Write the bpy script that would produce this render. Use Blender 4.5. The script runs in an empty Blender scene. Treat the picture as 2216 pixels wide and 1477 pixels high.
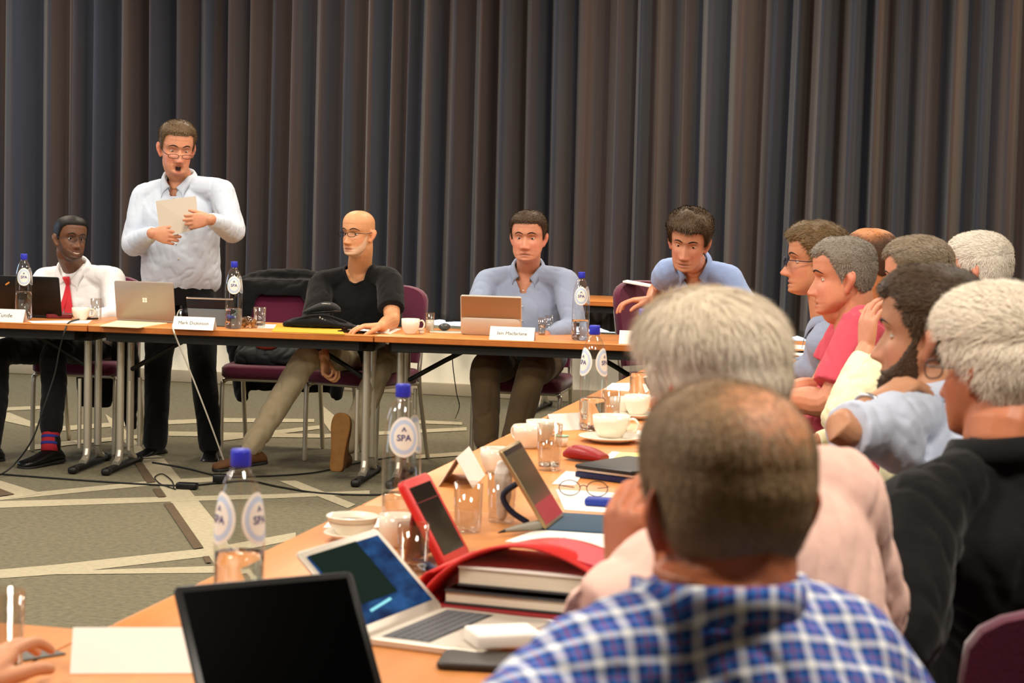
import bpy, bmesh, math, random
import numpy as np
from mathutils import Vector as Vec, Matrix as Mat, noise as mnoise, Euler
random.seed(7); np.random.seed(7)
SC = bpy.context.scene
COL = SC.collection
PI = math.pi
# ---------------------------------------------------------------- camera geometry (photo 2216 x 1477)
FPX, CAMH, YAW, PITCH, ROLL = 4600., 1.54, .2357, .0799, .02544
def _rx(a): c, s = math.cos(a), math.sin(a); return np.array([[1,0,0],[0,c,-s],[0,s,c]])
def _rz(a): c, s = math.cos(a), math.sin(a); return np.array([[c,-s,0],[s,c,0],[0,0,1]])
CR = _rz(YAW) @ _rx(PI/2 - PITCH) @ _rz(ROLL)
CO = np.array([0, 0, CAMH])
def ray(x, y): return CR @ np.array([(x-1108)/FPX, -(y-738.5)/FPX, -1.])
def onz(x, y, z=.74):
    d = ray(x, y); return CO + d*(z-CAMH)/d[2]
def W(x, y, Y):
    d = ray(x, y); return CO + d*Y/d[1]
def V3(*a): return np.array(a, float)
def nrm(v): v = np.asarray(v, float); return v/(np.linalg.norm(v)+1e-12)
# ---------------------------------------------------------------- geometry: a geo is (verts Nx3, faces list)
class G:
    def __init__(s): s.v = []; s.f = []; s.m = []; s.n = 0
    def add(s, geo, mi=0, M=None):
        v, f = geo
        v = np.asarray(v, float)
        if M is not None:
            M = np.array(M); v = v @ M[:3,:3].T + M[:3,3]
        o = s.n; s.v.append(v); s.n += len(v)
        s.f += [tuple(i+o for i in q) for q in f]; s.m += [mi]*len(f)
        return s
    def geo(s): return (np.vstack(s.v), s.f)
def mesh(name, geo, mats=None, mi=None, smooth=True):
    v, f = geo
    me = bpy.data.meshes.new(name)
    me.from_pydata([tuple(x) for x in np.asarray(v, float)], [], f)
    for m in (mats if isinstance(mats, (list, tuple)) else [mats]):
        if m: me.materials.append(m)
    if mi is not None and len(set(mi)) > 1: me.polygons.foreach_set('material_index', mi)
    elif mi: me.polygons.foreach_set('material_index', [mi[0]]*len(f))
    if smooth: me.polygons.foreach_set('use_smooth', [True]*len(me.polygons))
    me.update()
    return me
def ob(name, g, mats=None, parent=None, smooth=True, auto=None):
    if isinstance(g, G): me = mesh(name, g.geo(), mats, g.m, smooth)
    elif isinstance(g, tuple): me = mesh(name, g, mats, None, smooth)
    else: me = g
    if auto is not None and smooth: me.set_sharp_from_angle(angle=math.radians(auto))
    o = bpy.data.objects.new(name, me); COL.objects.link(o)
    if parent: o.parent = parent; 
    return o
def tag(o, label=None, cat=None, group=None, kind=None):
    if label: o['label'] = label
    if cat: o['category'] = cat
    if group: o['group'] = group
    if kind: o['kind'] = kind
    return o
def empty(name, label, cat, loc=(0,0,0), rz=0, group=None):
    o = bpy.data.objects.new(name, None); COL.objects.link(o); o.empty_display_size = .05
    o.location = loc; o.rotation_euler = (0,0,rz)
    return tag(o, label, cat, group)
def dup(root, loc, rz, label=None, group=None):
    r = root.copy(); COL.objects.link(r); r.location = loc; r.rotation_euler = (0,0,rz)
    if label: r['label'] = label
    if group: r['group'] = group
    for ch in list(root.children):
        c = ch.copy(); COL.objects.link(c); c.parent = r
        for g in list(ch.children):
            d = g.copy(); COL.objects.link(d); d.parent = c
    return r
def TR(loc=(0,0,0), rot=(0,0,0), sc=(1,1,1)):
    return np.array(Mat.LocRotScale(Vec(loc), Euler(rot), Vec(sc)))
def FR(o, x, y, z):
    M = np.eye(4); M[:3,0] = x; M[:3,1] = y; M[:3,2] = z; M[:3,3] = o; return M
def box(sx, sy, sz, c=(0,0,0)):
    x, y, z = sx/2, sy/2, sz/2
    v = [(-x,-y,-z),(x,-y,-z),(x,y,-z),(-x,y,-z),(-x,-y,z),(x,-y,z),(x,y,z),(-x,y,z)]
    return (np.array(v)+np.array(c), [(0,3,2,1),(4,5,6,7),(0,1,5,4),(1,2,6,5),(2,3,7,6),(3,0,4,7)])
def rbox(sx, sy, sz, c=(0,0,0), r=.005, seg=2):
    bm = bmesh.new(); bmesh.ops.create_cube(bm, size=1)
    for v in bm.verts: v.co = Vec((v.co.x*sx, v.co.y*sy, v.co.z*sz))
    bmesh.ops.bevel(bm, geom=bm.edges[:], offset=min(r, .49*min(sx,sy,sz)), segments=seg, profile=.5, affect='EDGES')
    bm.verts.index_update()
    v = np.array([q.co[:] for q in bm.verts])+np.array(c); f = [tuple(x.index for x in q.verts) for q in bm.faces]
    bm.free(); return (v, f)
def rslab(sx, sy, sz, c=(0,0,0), r=.02, n=6, e=.002):
    """flat slab with rounded plan corners and softened edges"""
    ring = []
    for (cx, cy, a0) in ((1,1,0),(-1,1,90),(-1,-1,180),(1,-1,270)):
        for k in range(n+1):
            a = math.radians(a0+90*k/n); ring.append((cx*(sx/2-r)+r*math.cos(a), cy*(sy/2-r)+r*math.sin(a)))
    ring = np.array(ring); m = len(ring); vs = []; fs = []
    for z, k in ((-sz/2, e), (-sz/2+e, 0), (sz/2-e, 0), (sz/2, e)):
        s = np.array([1-2*k/sx, 1-2*k/sy]); vs.append(np.c_[ring*s, np.full(m, z)])
    for j in range(3):
        for i in range(m): fs.append((j*m+i, j*m+(i+1)%m, (j+1)*m+(i+1)%m, (j+1)*m+i))
    fs.append(tuple(range(m-1,-1,-1))); fs.append(tuple(3*m+i for i in range(m)))
    return (np.vstack(vs)+np.array(c), fs)
def catmull(P, sub):
    P = np.asarray(P, float); n = len(P)
    if n < 3 or sub < 2:
        out = []
        for i in range(n-1):
            for k in range(sub): out.append(P[i]+(P[i+1]-P[i])*k/sub)
        out.append(P[-1]); return np.array(out)
    out = []
    for i in range(n-1):
        p0, p1, p2, p3 = P[max(i-1,0)], P[i], P[i+1], P[min(i+2,n-1)]
        for k in range(sub):
            t = k/sub
            out.append(.5*((2*p1)+(-p0+p2)*t+(2*p0-5*p1+4*p2-p3)*t*t+(-p0+3*p1-3*p2+p3)*t**3))
    out.append(P[-1]); return np.array(out)
def skin_rings(rings, closed_caps=True):
    m = len(rings[0]); fs = []
    for j in range(len(rings)-1):
        for i in range(m): fs.append((j*m+i, j*m+(i+1)%m, (j+1)*m+(i+1)%m, (j+1)*m+i))
    if closed_caps:
        fs.append(tuple(range(m-1,-1,-1))); fs.append(tuple((len(rings)-1)*m+i for i in range(m)))
    return (np.vstack(rings), fs)
def tube(pts, rad, n=12, sub=4, round_ends=True, flat=None):
    """tapered tube through pts; rad a number or one per point"""
    P = np.asarray(pts, float); rad = np.full(len(P), rad, float) if np.isscalar(rad) else np.asarray(rad, float)
    D = catmull(np.c_[P, rad], sub); Q = D[:,:3]; R = np.abs(D[:,3])
    T = np.gradient(Q, axis=0); T /= np.linalg.norm(T, axis=1)[:,None]+1e-12
    u = nrm(np.cross(T[0], [0,0,1] if abs(T[0][2]) < .9 else [1,0,0]))
    rings = []; ang = np.linspace(0, 2*PI, n, endpoint=False)
    ca, sa = np.cos(ang)[:,None], np.sin(ang)[:,None]
    fr = []
    for k in range(len(Q)):
        u = nrm(u-T[k]*np.dot(u, T[k])); w = np.cross(T[k], u); fr.append((u, w))
    def ring(c, r, k): return c+r*(ca*fr[k][0]+sa*fr[k][1])
    if round_ends:
        for a in (80, 50, 25): rings.append(ring(Q[0]-T[0]*R[0]*math.sin(math.radians(a)), R[0]*math.cos(math.radians(a)), 0))
    for k in range(len(Q)): rings.append(ring(Q[k], R[k], k))
    if round_ends:
        for a in (25, 50, 80): rings.append(ring(Q[-1]+T[-1]*R[-1]*math.sin(math.radians(a)), R[-1]*math.cos(math.radians(a)), -1))
    return skin_rings(rings)
def loft(secs, n=20, e=2.0, sub=3):
    """secs: (centre, half-axis x, half-axis y) vectors; superellipse rings"""
    A = np.array([np.r_[c, x, y] for c, x, y in secs]); A = catmull(A, sub)
    ang = np.linspace(0, 2*PI, n, endpoint=False)
    c = np.sign(np.cos(ang))*np.abs(np.cos(ang))**(2/e); s = np.sign(np.sin(ang))*np.abs(np.sin(ang))**(2/e)
    return skin_rings([a[:3]+c[:,None]*a[3:6]+s[:,None]*a[6:9] for a in A])
def lathe(prof, n=32, closed=False):
    ang = np.linspace(0, 2*PI, n, endpoint=False)
    rings = [np.c_[r*np.cos(ang), r*np.sin(ang), np.full(n, z)] for r, z in prof]
    v, f = skin_rings(rings, not closed)
    if closed:
        m = n; L = len(prof)-1
        f += [(L*m+i, L*m+(i+1)%m, (i+1)%m, i) for i in range(m)]
    return (v, f)
def ball(c, r, nu=20, nv=12):
    r = np.array([r]*3 if np.isscalar(r) else r, float)
    vs = []; fs = []
    for j in range(nv+1):
        t = PI*min(max(j, .02), nv-.02)/nv
        for i in range(nu):
            a = 2*PI*i/nu; vs.append((math.sin(t)*math.cos(a), math.sin(t)*math.sin(a), -math.cos(t)))
    for j in range(nv):
        for i in range(nu): fs.append((j*nu+i, j*nu+(i+1)%nu, (j+1)*nu+(i+1)%nu, (j+1)*nu+i))
    fs.append(tuple(range(nu-1,-1,-1))); fs.append(tuple(nv*nu+i for i in range(nu)))
    return (np.array(vs)*r+np.array(c), fs)
def prism(poly, h, z0=0):
    """poly: plan points CCW, extruded up by h"""
    p = np.array(poly, float); m = len(p)
    v = np.vstack([np.c_[p, np.full(m, z0)], np.c_[p, np.full(m, z0+h)]])
    return (v, [tuple(range(m-1,-1,-1)), tuple(range(m, 2*m))]+[(i, (i+1)%m, m+(i+1)%m, m+i) for i in range(m)])
def fuse(geos, voxel, smooth=3, fac=.5):
    """union overlapping closed pieces into ONE continuous surface"""
    g = G()
    for q in geos: g.add(q)
    me = mesh('tmp', g.geo()); o = bpy.data.objects.new('tmp', me); COL.objects.link(o)
    m = o.modifiers.new('r', 'REMESH'); m.mode = 'VOXEL'; m.voxel_size = voxel
    if smooth:
        s = o.modifiers.new('s', 'SMOOTH'); s.iterations = smooth; s.factor = fac
    dg = bpy.context.evaluated_depsgraph_get(); dg.update()
    out = bpy.data.meshes.new_from_object(o.evaluated_get(dg))
    bpy.data.objects.remove(o); bpy.data.meshes.remove(me)
    out.polygons.foreach_set('use_smooth', [True]*len(out.polygons))
    return out
def vco(me):
    a = np.empty(len(me.vertices)*3, np.float32); me.vertices.foreach_get('co', a); return a.reshape(-1,3).astype(float)
def vno(me):
    a = np.empty(len(me.vertices)*3, np.float32); me.vertices.foreach_get('normal', a); return a.reshape(-1,3).astype(float)
def setco(me, c): me.vertices.foreach_set('co', c.astype(np.float32).ravel()); me.update()
def setcol(me, c, name='Col'):
    at = me.color_attributes.new(name, 'FLOAT_COLOR', 'POINT')
    at.data.foreach_set('color', np.c_[c, np.ones(len(c))].astype(np.float32).ravel())
def wrinkle(me, amp=.006, scale=9, stretch=(1,1,1), seed=0, centre=None):
    """soft folds: low swelling plus sparse sharper creases that run mostly one way"""
    c = vco(me); n = vno(me); st = np.array(stretch)*scale; r = random.Random(seed)
    A = np.array(Mat.Rotation(r.uniform(.5,1.1), 3, Vec((r.uniform(-1,1), r.uniform(-1,1), r.uniform(-.3,.3)+.2))))
    c2 = c@A.T*np.array([1,1.35,.42])
    d = np.array([.55*mnoise.noise(Vec(p*st*.6+seed*7.3)) for p in c])
    e = np.array([mnoise.noise(Vec(p*scale*1.5+seed*3.1)) for p in c2]); cr = np.clip(1-np.abs(e)*3.0, 0, 1)
    setco(me, c+n*(amp*(d-.55*cr**1.2))[:,None])
# ---------------------------------------------------------------- materials (procedural)
def hexc(h):
    h = h.lstrip('#'); c = [int(h[i:i+2], 16)/255 for i in (0,2,4)]
    return tuple((x/12.92 if x <= .04045 else ((x+.055)/1.055)**2.4) for x in c)
def mat(name, col, rough=.5, metal=0, spec=.4, var=None, bump=None, attr=False, trans=0, ior=1.45, emit=0, sheen=0, coat=0, stretch=(1,1,1), sss=0, alpha=1):
    m = bpy.data.materials.new(name); m.use_nodes = True; nt = m.node_tree; N = nt.nodes; L = nt.links
    b = N['Principled BSDF']; c = hexc(col) if isinstance(col, str) else col
    b.inputs['Base Color'].default_value = (*c, 1); b.inputs['Roughness'].default_value = rough
    b.inputs['Metallic'].default_value = metal; b.inputs['Specular IOR Level'].default_value = spec
    b.inputs['Transmission Weight'].default_value = trans; b.inputs['IOR'].default_value = ior
    b.inputs['Sheen Weight'].default_value = sheen; b.inputs['Coat Weight'].default_value = coat
    if sss: b.inputs['Subsurface Weight'].default_value = sss; b.inputs['Subsurface Radius'].default_value = (.012,.005,.003); b.inputs['Subsurface Scale'].default_value = 1
    if emit: b.inputs['Emission Color'].default_value = (*c, 1); b.inputs['Emission Strength'].default_value = emit
    if alpha < 1: b.inputs['Alpha'].default_value = alpha
    src = None
    tc = N.new('ShaderNodeTexCoord'); mp = N.new('ShaderNodeMapping'); L.new(tc.outputs['Object'], mp.inputs['Vector']); mp.inputs['Scale'].default_value = stretch
    if attr:
        a = N.new('ShaderNodeVertexColor'); a.layer_name = 'Col'; src = a.outputs['Color']
    if var:
        nz = N.new('ShaderNodeTexNoise'); nz.inputs['Scale'].default_value = var[0]; nz.inputs['Detail'].default_value = 4; L.new(mp.outputs['Vector'], nz.inputs['Vector'])
        r = N.new('ShaderNodeMapRange'); r.inputs['From Min'].default_value = .3; r.inputs['From Max'].default_value = .7; r.inputs['To Min'].default_value = 1-var[1]; r.inputs['To Max'].default_value = 1+var[1]
        L.new(nz.outputs['Fac'], r.inputs['Value'])
        mx = N.new('ShaderNodeMix'); mx.data_type = 'RGBA'; mx.blend_type = 'MULTIPLY'; mx.inputs[0].default_value = 1
        if src: L.new(src, mx.inputs['A'])
        else: mx.inputs['A'].default_value = (*c, 1)
        cb = N.new('ShaderNodeCombineColor'); [L.new(r.outputs[0], cb.inputs[i]) for i in range(3)]
        L.new(cb.outputs[0], mx.inputs['B']); src = mx.outputs['Result']
    if src: L.new(src, b.inputs['Base Color'])
    if bump:
        nz = N.new('ShaderNodeTexNoise'); nz.inputs['Scale'].default_value = bump[0]; nz.inputs['Detail'].default_value = 5; L.new(mp.outputs['Vector'], nz.inputs['Vector'])
        bp = N.new('ShaderNodeBump'); bp.inputs['Strength'].default_value = bump[1]; bp.inputs['Distance'].default_value = bump[2] if len(bump) > 2 else .003
        L.new(nz.outputs['Fac'], bp.inputs['Height']); L.new(bp.outputs['Normal'], b.inputs['Normal'])
    return m
def cloth_mat(name, col, rough=.85, weave=700, var=(5,.06), bump=(28,.35,.006), sheen=.1):
    return mat(name, col, rough, 0, .2, var, bump, sheen=sheen)
MT = {}
def mm(key, *a, **k):
    if key not in MT: MT[key] = mat(key, *a, **k)
    return MT[key]
def text_geo(s, size, bold=False):
    cu = bpy.data.curves.new('txt', 'FONT'); cu.body = s; cu.size = size; cu.align_x = 'CENTER'; cu.align_y = 'CENTER'; cu.resolution_u = 3
    if bold: cu.offset = size*.02
    o = bpy.data.objects.new('txt', cu); COL.objects.link(o)
    dg = bpy.context.evaluated_depsgraph_get(); dg.update()
    me = bpy.data.meshes.new_from_object(o.evaluated_get(dg))
    v = vco(me); f = [tuple(p.vertices) for p in me.polygons]
    bpy.data.objects.remove(o); bpy.data.curves.remove(cu); bpy.data.meshes.remove(me)
    return (v, f)
# ---------------------------------------------------------------- the room
m_carpet = mat('carpet', '#6b6550', .95, var=(40,.22), bump=(350,.6,.004), stretch=(1,1,1))
m_stripe = mat('carpet cream', '#a99f84', .95, var=(40,.10), bump=(350,.5,.004))
m_brown = mat('carpet brown', '#584834', .95, var=(40,.15), bump=(350,.5,.004))
m_wall = mat('wall paint', '#f0e8d2', .7, var=(2,.03))
m_base = mat('baseboard', '#9d917a', .6, var=(3,.04))
m_ceil = mat('ceiling tiles', '#b9b2a4', .9, var=(3,.04))
m_dim = mat('side wall', '#8d8270', .85, var=(3,.05))
g = G(); g.add(box(13, 17, .1, (-3.2, 6.2, -.05)), 0)
def stripe(quad, mi):
    p = [onz(x, y, 0) for x, y in quad]
    n = np.cross(p[1]-p[0], p[2]-p[0])
    if n[2] < 0: p = p[::-1]
    stripe.n += 1; v = np.array(p); v[:,2] = .0010+.00022*stripe.n
    g.add((v, [tuple(range(len(p)))]), mi)
stripe.n = 0
for q in [((303,993),(447,1195),(520,1300),(560,1290),(466,1128),(355,992)),
          ((-700,1150),(-60,1088),(340,1049),(480,1041),(480,1031),(340,1039),(-60,1078),(-700,1138)),
          ((-700,1125),(-60,1101),(360,1086),(600,1078),(800,1069),(800,1061),(600,1069),(360,1075),(-60,1086),(-700,1110)),
          ((-700,1320),(-60,1256),(120,1243),(460,1203),(640,1168),(640,1152),(460,1185),(120,1222),(-60,1238),(-700,1298)),
          ((120,1243),(460,1240),(640,1232),(640,1217),(460,1225),(160,1235)),
          ((-20,1030),(0,1040),(92,1068),(30,1078),(-20,1060)),
          ((604,1041),(640,1040),(770,1092),(752,1100)),
          ((228,896),(262,920),(312,975),(352,990),(300,992),(272,960),(240,925)),
          ((-20,896),(20,893),(82,918),(75,926),(-20,905)),
          ((-40,884),(100,878),(100,885),(-40,892)),
          ((100,925),(240,915),(480,905),(680,907),(680,914),(480,914),(240,924),(100,936)),
          ((365,934),(700,940),(1010,925),(1010,932),(700,948),(365,944)),
          ((870,908),(1000,914),(1000,920),(870,916)),
          ((480,945),(700,920),(700,928),(480,955)),
          ((700,880),(730,905),(715,935),(690,900)),
          ((60,965),(150,955),(300,942),(300,950),(150,964),(60,976)),
          ((900,986),(1010,978),(1010,986),(900,994))]:
    stripe(q, 1)
for q in [((288,997),(303,997),(337,1044),(318,1046)),((330,1059),(346,1058),(359,1076),(342,1077)),((354,1091),(373,1090),(440,1186),(420,1190)),((439,1206),(452,1205),(458,1219),(446,1220)),
          ((-20,1068),(0,1059),(32,1071),(-20,1078))]:
    stripe(q, 2)
tag(ob('floor', g, [m_carpet, m_stripe, m_brown], smooth=False), kind='structure')
# back wall: low parapet, sill, open window band closed off by the curtain
YW = 13.96
g = G(); g.add(box(13, .22, .455, (-3.2, YW+.11, .2275))); g.add(box(13, .22, .75, (-3.2, YW+.11, 3.25)))
tag(ob('wall_back', g, m_wall, smooth=False), kind='structure')
tag(ob('baseboard_back', rbox(13, .025, .085, (-3.2, YW-.013, .043), .006), m_base), kind='structure')
tag(ob('trim_1', rbox(13, .34, .032, (-3.2, YW+.09, .471), .008), mat('window sill', '#d9cfb2', .35)), kind='structure')
m_pane = mat('window glass', '#f2f8ff', .02, trans=1, ior=1.02)
g = G(); g.add(box(13, .02, 2.4, (-3.2, YW+.15, 1.69)))
win = ob('window_1', g, m_pane, smooth=False); tag(win, kind='structure')
tag(ob('wall_left', box(.12, 17, 3.62, (-9.45, 6.2, 1.81)), m_dim, smooth=False), kind='structure')
tag(ob('wall_right', box(.12, 17, 3.62, (3.15, 6.2, 1.81)), m_dim, smooth=False), kind='structure')
tag(ob('wall_front', box(12.7, .12, 3.62, (-3.2, -2.0, 1.81)), m_dim, smooth=False), kind='structure')
tag(ob('ceiling', box(13, 17, .1, (-3.2, 6.2, 3.67)), m_ceil, smooth=False), kind='structure')
# curtain: asymmetric pleats, ridges about where the photo shows them
ridge = [-330,-262,-190,-120,-60,30,105,150,196,276,335,375,440,500,545,585,632,695,748,806,850,880,912,985,1035,1082,1152,1192,1262,1330,1388,1412,1470,1530,1594,1680,1720,1768,1845,1890,1935,1990,2062,2110,2172,2230,2290,2360,2420,2480]
rx = [W(p, 250, 13.75)[0] for p in ridge]
extra_l = [rx[0]-.2*k-.03*random.random() for k in range(14, 0, -1)]; extra_r = [rx[-1]+.2*k+.03*random.random() for k in range(1, 12)]
rx = extra_l+rx+extra_r
rec = [(rx[i]*.42+rx[i+1]*.58) for i in range(len(rx)-1)]
xs = []; ys = []; rr = random.Random(3)
for i in range(1, len(rec)):
    x0, x1 = rec[i-1], rec[i]; A = min(.26, .11+.60*(x1-x0))*rr.uniform(.75,1.25); pk = rr.uniform(.48,.62); kink = rr.choice((-1,1,1))*rr.uniform(.006,.026); w = x1-x0
    for k in range(14):
        t = k/14
        h = math.sin(PI*(t**(math.log(.5)/math.log(pk))))**1.0
        h2 = kink*math.sin(3*PI*t)+.006*math.sin(PI*5*t+i)
        xs.append(x0+t*w+.016*math.sin(2*PI*t)); ys.append(-A*h-h2)
xs = np.array(xs); ys = np.array(ys)
zs = np.r_[np.linspace(.515, .8, 5), np.linspace(1.0, 3.42, 14)]
verts = []
for j, z in enumerate(zs):
    q = (3.42-z)/2.9
    sway = .018*np.sin(xs*2.1+1.3)*q+.012*np.sin(xs*5.3)*q*q
    amp = 1.0+.10*q*np.sin(xs*3.7+.4)
    zz = z+(.012*np.sin(xs*2.9+1)+.008*np.sin(xs*13)-.004 if j == 0 else 0)
    verts.append(np.c_[xs+sway, YW-.06+ys*amp, np.full(len(xs), 0)+zz])
n = len(xs); fs = [(j*n+i, j*n+i+1, (j+1)*n+i+1, (j+1)*n+i) for j in range(len(zs)-1) for i in range(n-1)]
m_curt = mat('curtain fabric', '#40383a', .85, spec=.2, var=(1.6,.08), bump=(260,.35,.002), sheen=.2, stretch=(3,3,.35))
def fold_light_tint(m):   # brown and slate stripes painted in for warm and cool light on the folds
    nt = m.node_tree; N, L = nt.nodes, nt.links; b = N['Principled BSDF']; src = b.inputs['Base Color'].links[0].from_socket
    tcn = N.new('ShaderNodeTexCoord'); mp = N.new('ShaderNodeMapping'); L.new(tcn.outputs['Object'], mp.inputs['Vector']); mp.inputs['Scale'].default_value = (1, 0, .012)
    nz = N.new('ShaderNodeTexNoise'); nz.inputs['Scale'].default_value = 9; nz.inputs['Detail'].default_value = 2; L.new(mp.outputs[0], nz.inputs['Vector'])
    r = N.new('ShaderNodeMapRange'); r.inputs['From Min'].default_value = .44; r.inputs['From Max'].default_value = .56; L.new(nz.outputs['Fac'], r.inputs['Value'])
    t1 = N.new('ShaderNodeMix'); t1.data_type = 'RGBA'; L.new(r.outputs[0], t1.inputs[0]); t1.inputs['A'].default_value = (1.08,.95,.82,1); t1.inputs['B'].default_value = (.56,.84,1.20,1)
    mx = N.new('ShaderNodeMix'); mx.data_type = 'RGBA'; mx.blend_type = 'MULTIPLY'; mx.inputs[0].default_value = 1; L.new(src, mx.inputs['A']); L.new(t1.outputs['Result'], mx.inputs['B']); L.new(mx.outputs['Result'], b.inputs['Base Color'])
fold_light_tint(m_curt)
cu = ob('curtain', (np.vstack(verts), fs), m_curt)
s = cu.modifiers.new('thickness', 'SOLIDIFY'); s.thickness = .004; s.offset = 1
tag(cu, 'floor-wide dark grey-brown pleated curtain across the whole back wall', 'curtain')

# ---------------------------------------------------------------- tables
m_wood = mat('beech laminate', '#cf8648', .38, spec=.4, var=(3,.07), stretch=(1.2,14,1))
m_edge = mat('beech edge', '#b8692c', .45, spec=.4, var=(5,.08), stretch=(4,4,1))
m_blk = mat('black steel', '#15130f', .5)
m_chr = mat('satin chrome', '#d2cab9', .36, .75)
m_rub = mat('black rubber', '#1b1a18', .6)
TL, TW = 1.42, .62
def make_table(name, label, loc, rz, L=TL, Wd=TW, legs=(-1, 1), group=None, braces=(-1,1)):
    """folding table; local x along its length, local y = depth, front edge at y=0, origin on the floor"""
    t = empty(name, label, 'table', loc, rz, group)
    top = ob('tabletop', rslab(L-.004, Wd, .006, (0, Wd/2, .737), .008, 3, .001), m_wood, t, auto=40)
    ob('edge_band', rslab(L-.004, Wd, .025, (0, Wd/2, .7214), .008, 3, .003), m_edge, t, auto=40)
    g = G()
    for y in (.06, Wd-.06): g.add(box(L-.16, .03, .045, (0, y, .686)))
    for x in (-L/2+.09, L/2-.09): g.add(box(.03, Wd-.14, .045, (x, Wd/2, .686)))
    ob('frame', g, m_blk, t, smooth=False)
    for sx in legs:
        x = sx*(L/2-.085)
        g = G()
        for y in (.26, .42): g.add(tube([(x, y, .10), (x, y, .655)], .019, 14, 1, False))
        for y in (.24, .40): g.add(tube([(x+.045*sx*-1, y+.03, .10), (x+.045*sx*-1, y+.03, .45)], .010, 10, 1, False))
        g.add(tube([(x, .26, .10), (x, .24, .055), (x, .19, .036)], .019, 12, 4, False))
        g.add(tube([(x, .42, .10), (x, .44, .055), (x, .48, .036)], .019, 12, 4, False))
        lg = ob('leg', g, m_chr, t, auto=50)
        g = G(); g.add(rbox(.04, .54, .028, (x, .31, .022), .012)); g.add(rbox(.045, .06, .034, (x, .06, .019), .012)); g.add(rbox(.045, .06, .034, (x, .56, .019), .012))
        f = ob('foot', g, m_blk, t); f.parent = lg
        h = ob('hinge_plate', rbox(.16, .30, .05, (x-sx*.03, .34, .672), .01), m_blk, t)
        if sx in braces:
            b = ob('brace', tube([(x-sx*.03, .36, .50), (x-sx*.20, .36, .60), (x-sx*.36, .36, .685)], .012, 8, 2), m_blk, t)
    return t
BR = math.atan(.1)
def bpos(s): return (-4.42+s*math.cos(BR), 9.546+s*math.sin(BR), 0)   # s = metres along the far tables' front edge from the first joint
make_table('folding_table', 'beech folding table at the far left with black laptop and white name card', bpos(-TL/2), BR, group='far row of folding tables')
make_table('folding_table', 'beech folding table with grey laptop in front of the standing man', bpos(TL/2), BR, group='far row of folding tables')
make_table('folding_table', 'beech folding table in front of the bald man and the man with copper tablet', bpos(TL*1.5), BR, group='far row of folding tables')
make_table('folding_table', 'beech folding table at the far corner below the leaning man', bpos(TL*2.5), BR, group='far row of folding tables')
XR = -1.51                       # inner edge of the right-hand row
RL = [('beech folding table with the black laptop at the near corner', 1.95, 3.37), ('beech folding table carrying the red folder and red tablet case', 3.37, 4.79),
      ('beech folding table with blue-covered tablet and stacked cups', 4.79, 6.21), ('beech folding table between the red shirt man and the nearest cups', 6.21, 7.63), ('beech folding table at the far end of the right-hand row', 7.63, 9.05)]
for lb, a, b in RL:
    make_table('folding_table', lb, (XR, (a+b)/2, 0), -PI/2, L=b-a, Wd=.76, group='right-hand row of folding tables')
make_table('folding_table', 'beech folding table at the near left edge with white folded card', (XR-.004-.71, 3.32, 0), PI, Wd=.76, group='near row of folding tables')
st = make_table('side_table', 'beech side table against the curtain beside the empty burgundy chair', (-2.45, 13.08, 0), 0, L=1.3, Wd=.62)

# ---------------------------------------------------------------- chairs
m_burg = cloth_mat('burgundy upholstery', '#5c1533', .8, bump=(160,.3,.003), sheen=.4)
def make_chair(label, loc, rz):
    """stacking chair, sitter faces local -y; origin on the floor below the seat"""
    t = empty('banquet_chair', label, 'chair', loc, rz, 'burgundy stacking chairs')
    ob('seat', rslab(.46, .45, .07, (0, -.02, .455), .05, 6, .014), m_burg, t, auto=60)
    # upholstered back, rounded top, slightly reclined
    g = G(); secs = []
    outl = []
    for a in np.linspace(-PI/2, PI/2, 13): outl.append((.225*np.sign(math.sin(a))*abs(math.sin(a))**.75, .80+.12*math.cos(a)**.6))
    poly = [(-.21, .52)]+[(x, z) for x, z in outl]+[(.21, .52)]
    fr = []
    for k, th in ((.8, -.022), (1, -.012), (1, .012), (.8, .022)):
        cx, cz = 0, .72
        fr.append(np.array([(cx+(x-cx)*(1-(1-k)*.10), .215+.17*(z-.52)+th+.03*(x/.22)**2*-1, cz+(z-cz)*(1-(1-k)*.10)) for x, z in poly]))
    v, f = skin_rings(fr); ob('backrest', (v, f), m_burg, t, auto=50)
    for sx in (-1, 1):
        ob('leg', tube([(sx*.225, -.215, .012), (sx*.225, -.205, .36), (sx*.222, -.19, .40), (sx*.205, -.16, .413), (sx*.205, .1, .413)], .0125, 10, 4), m_chr, t)
        ob('leg', tube([(sx*.215, .29, .012), (sx*.213, .20, .40), (sx*.205, .215, .55), (sx*.20, .255, .78)], .0125, 10, 4), m_chr, t)
    ob('seat_frame', tube([(-.19, -.16, .411), (.19, -.16, .411), (.20, -.15, .411), (.20, .15, .411), (.19, .16, .411), (-.19, .16, .411), (-.20, .15, .411), (-.20, -.15, .411), (-.188, -.16, .411)], .010, 8, 2), m_chr, t)
    return t
def fz(x, y): p = onz(x, y, 0); return (p[0], p[1], 0)
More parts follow.
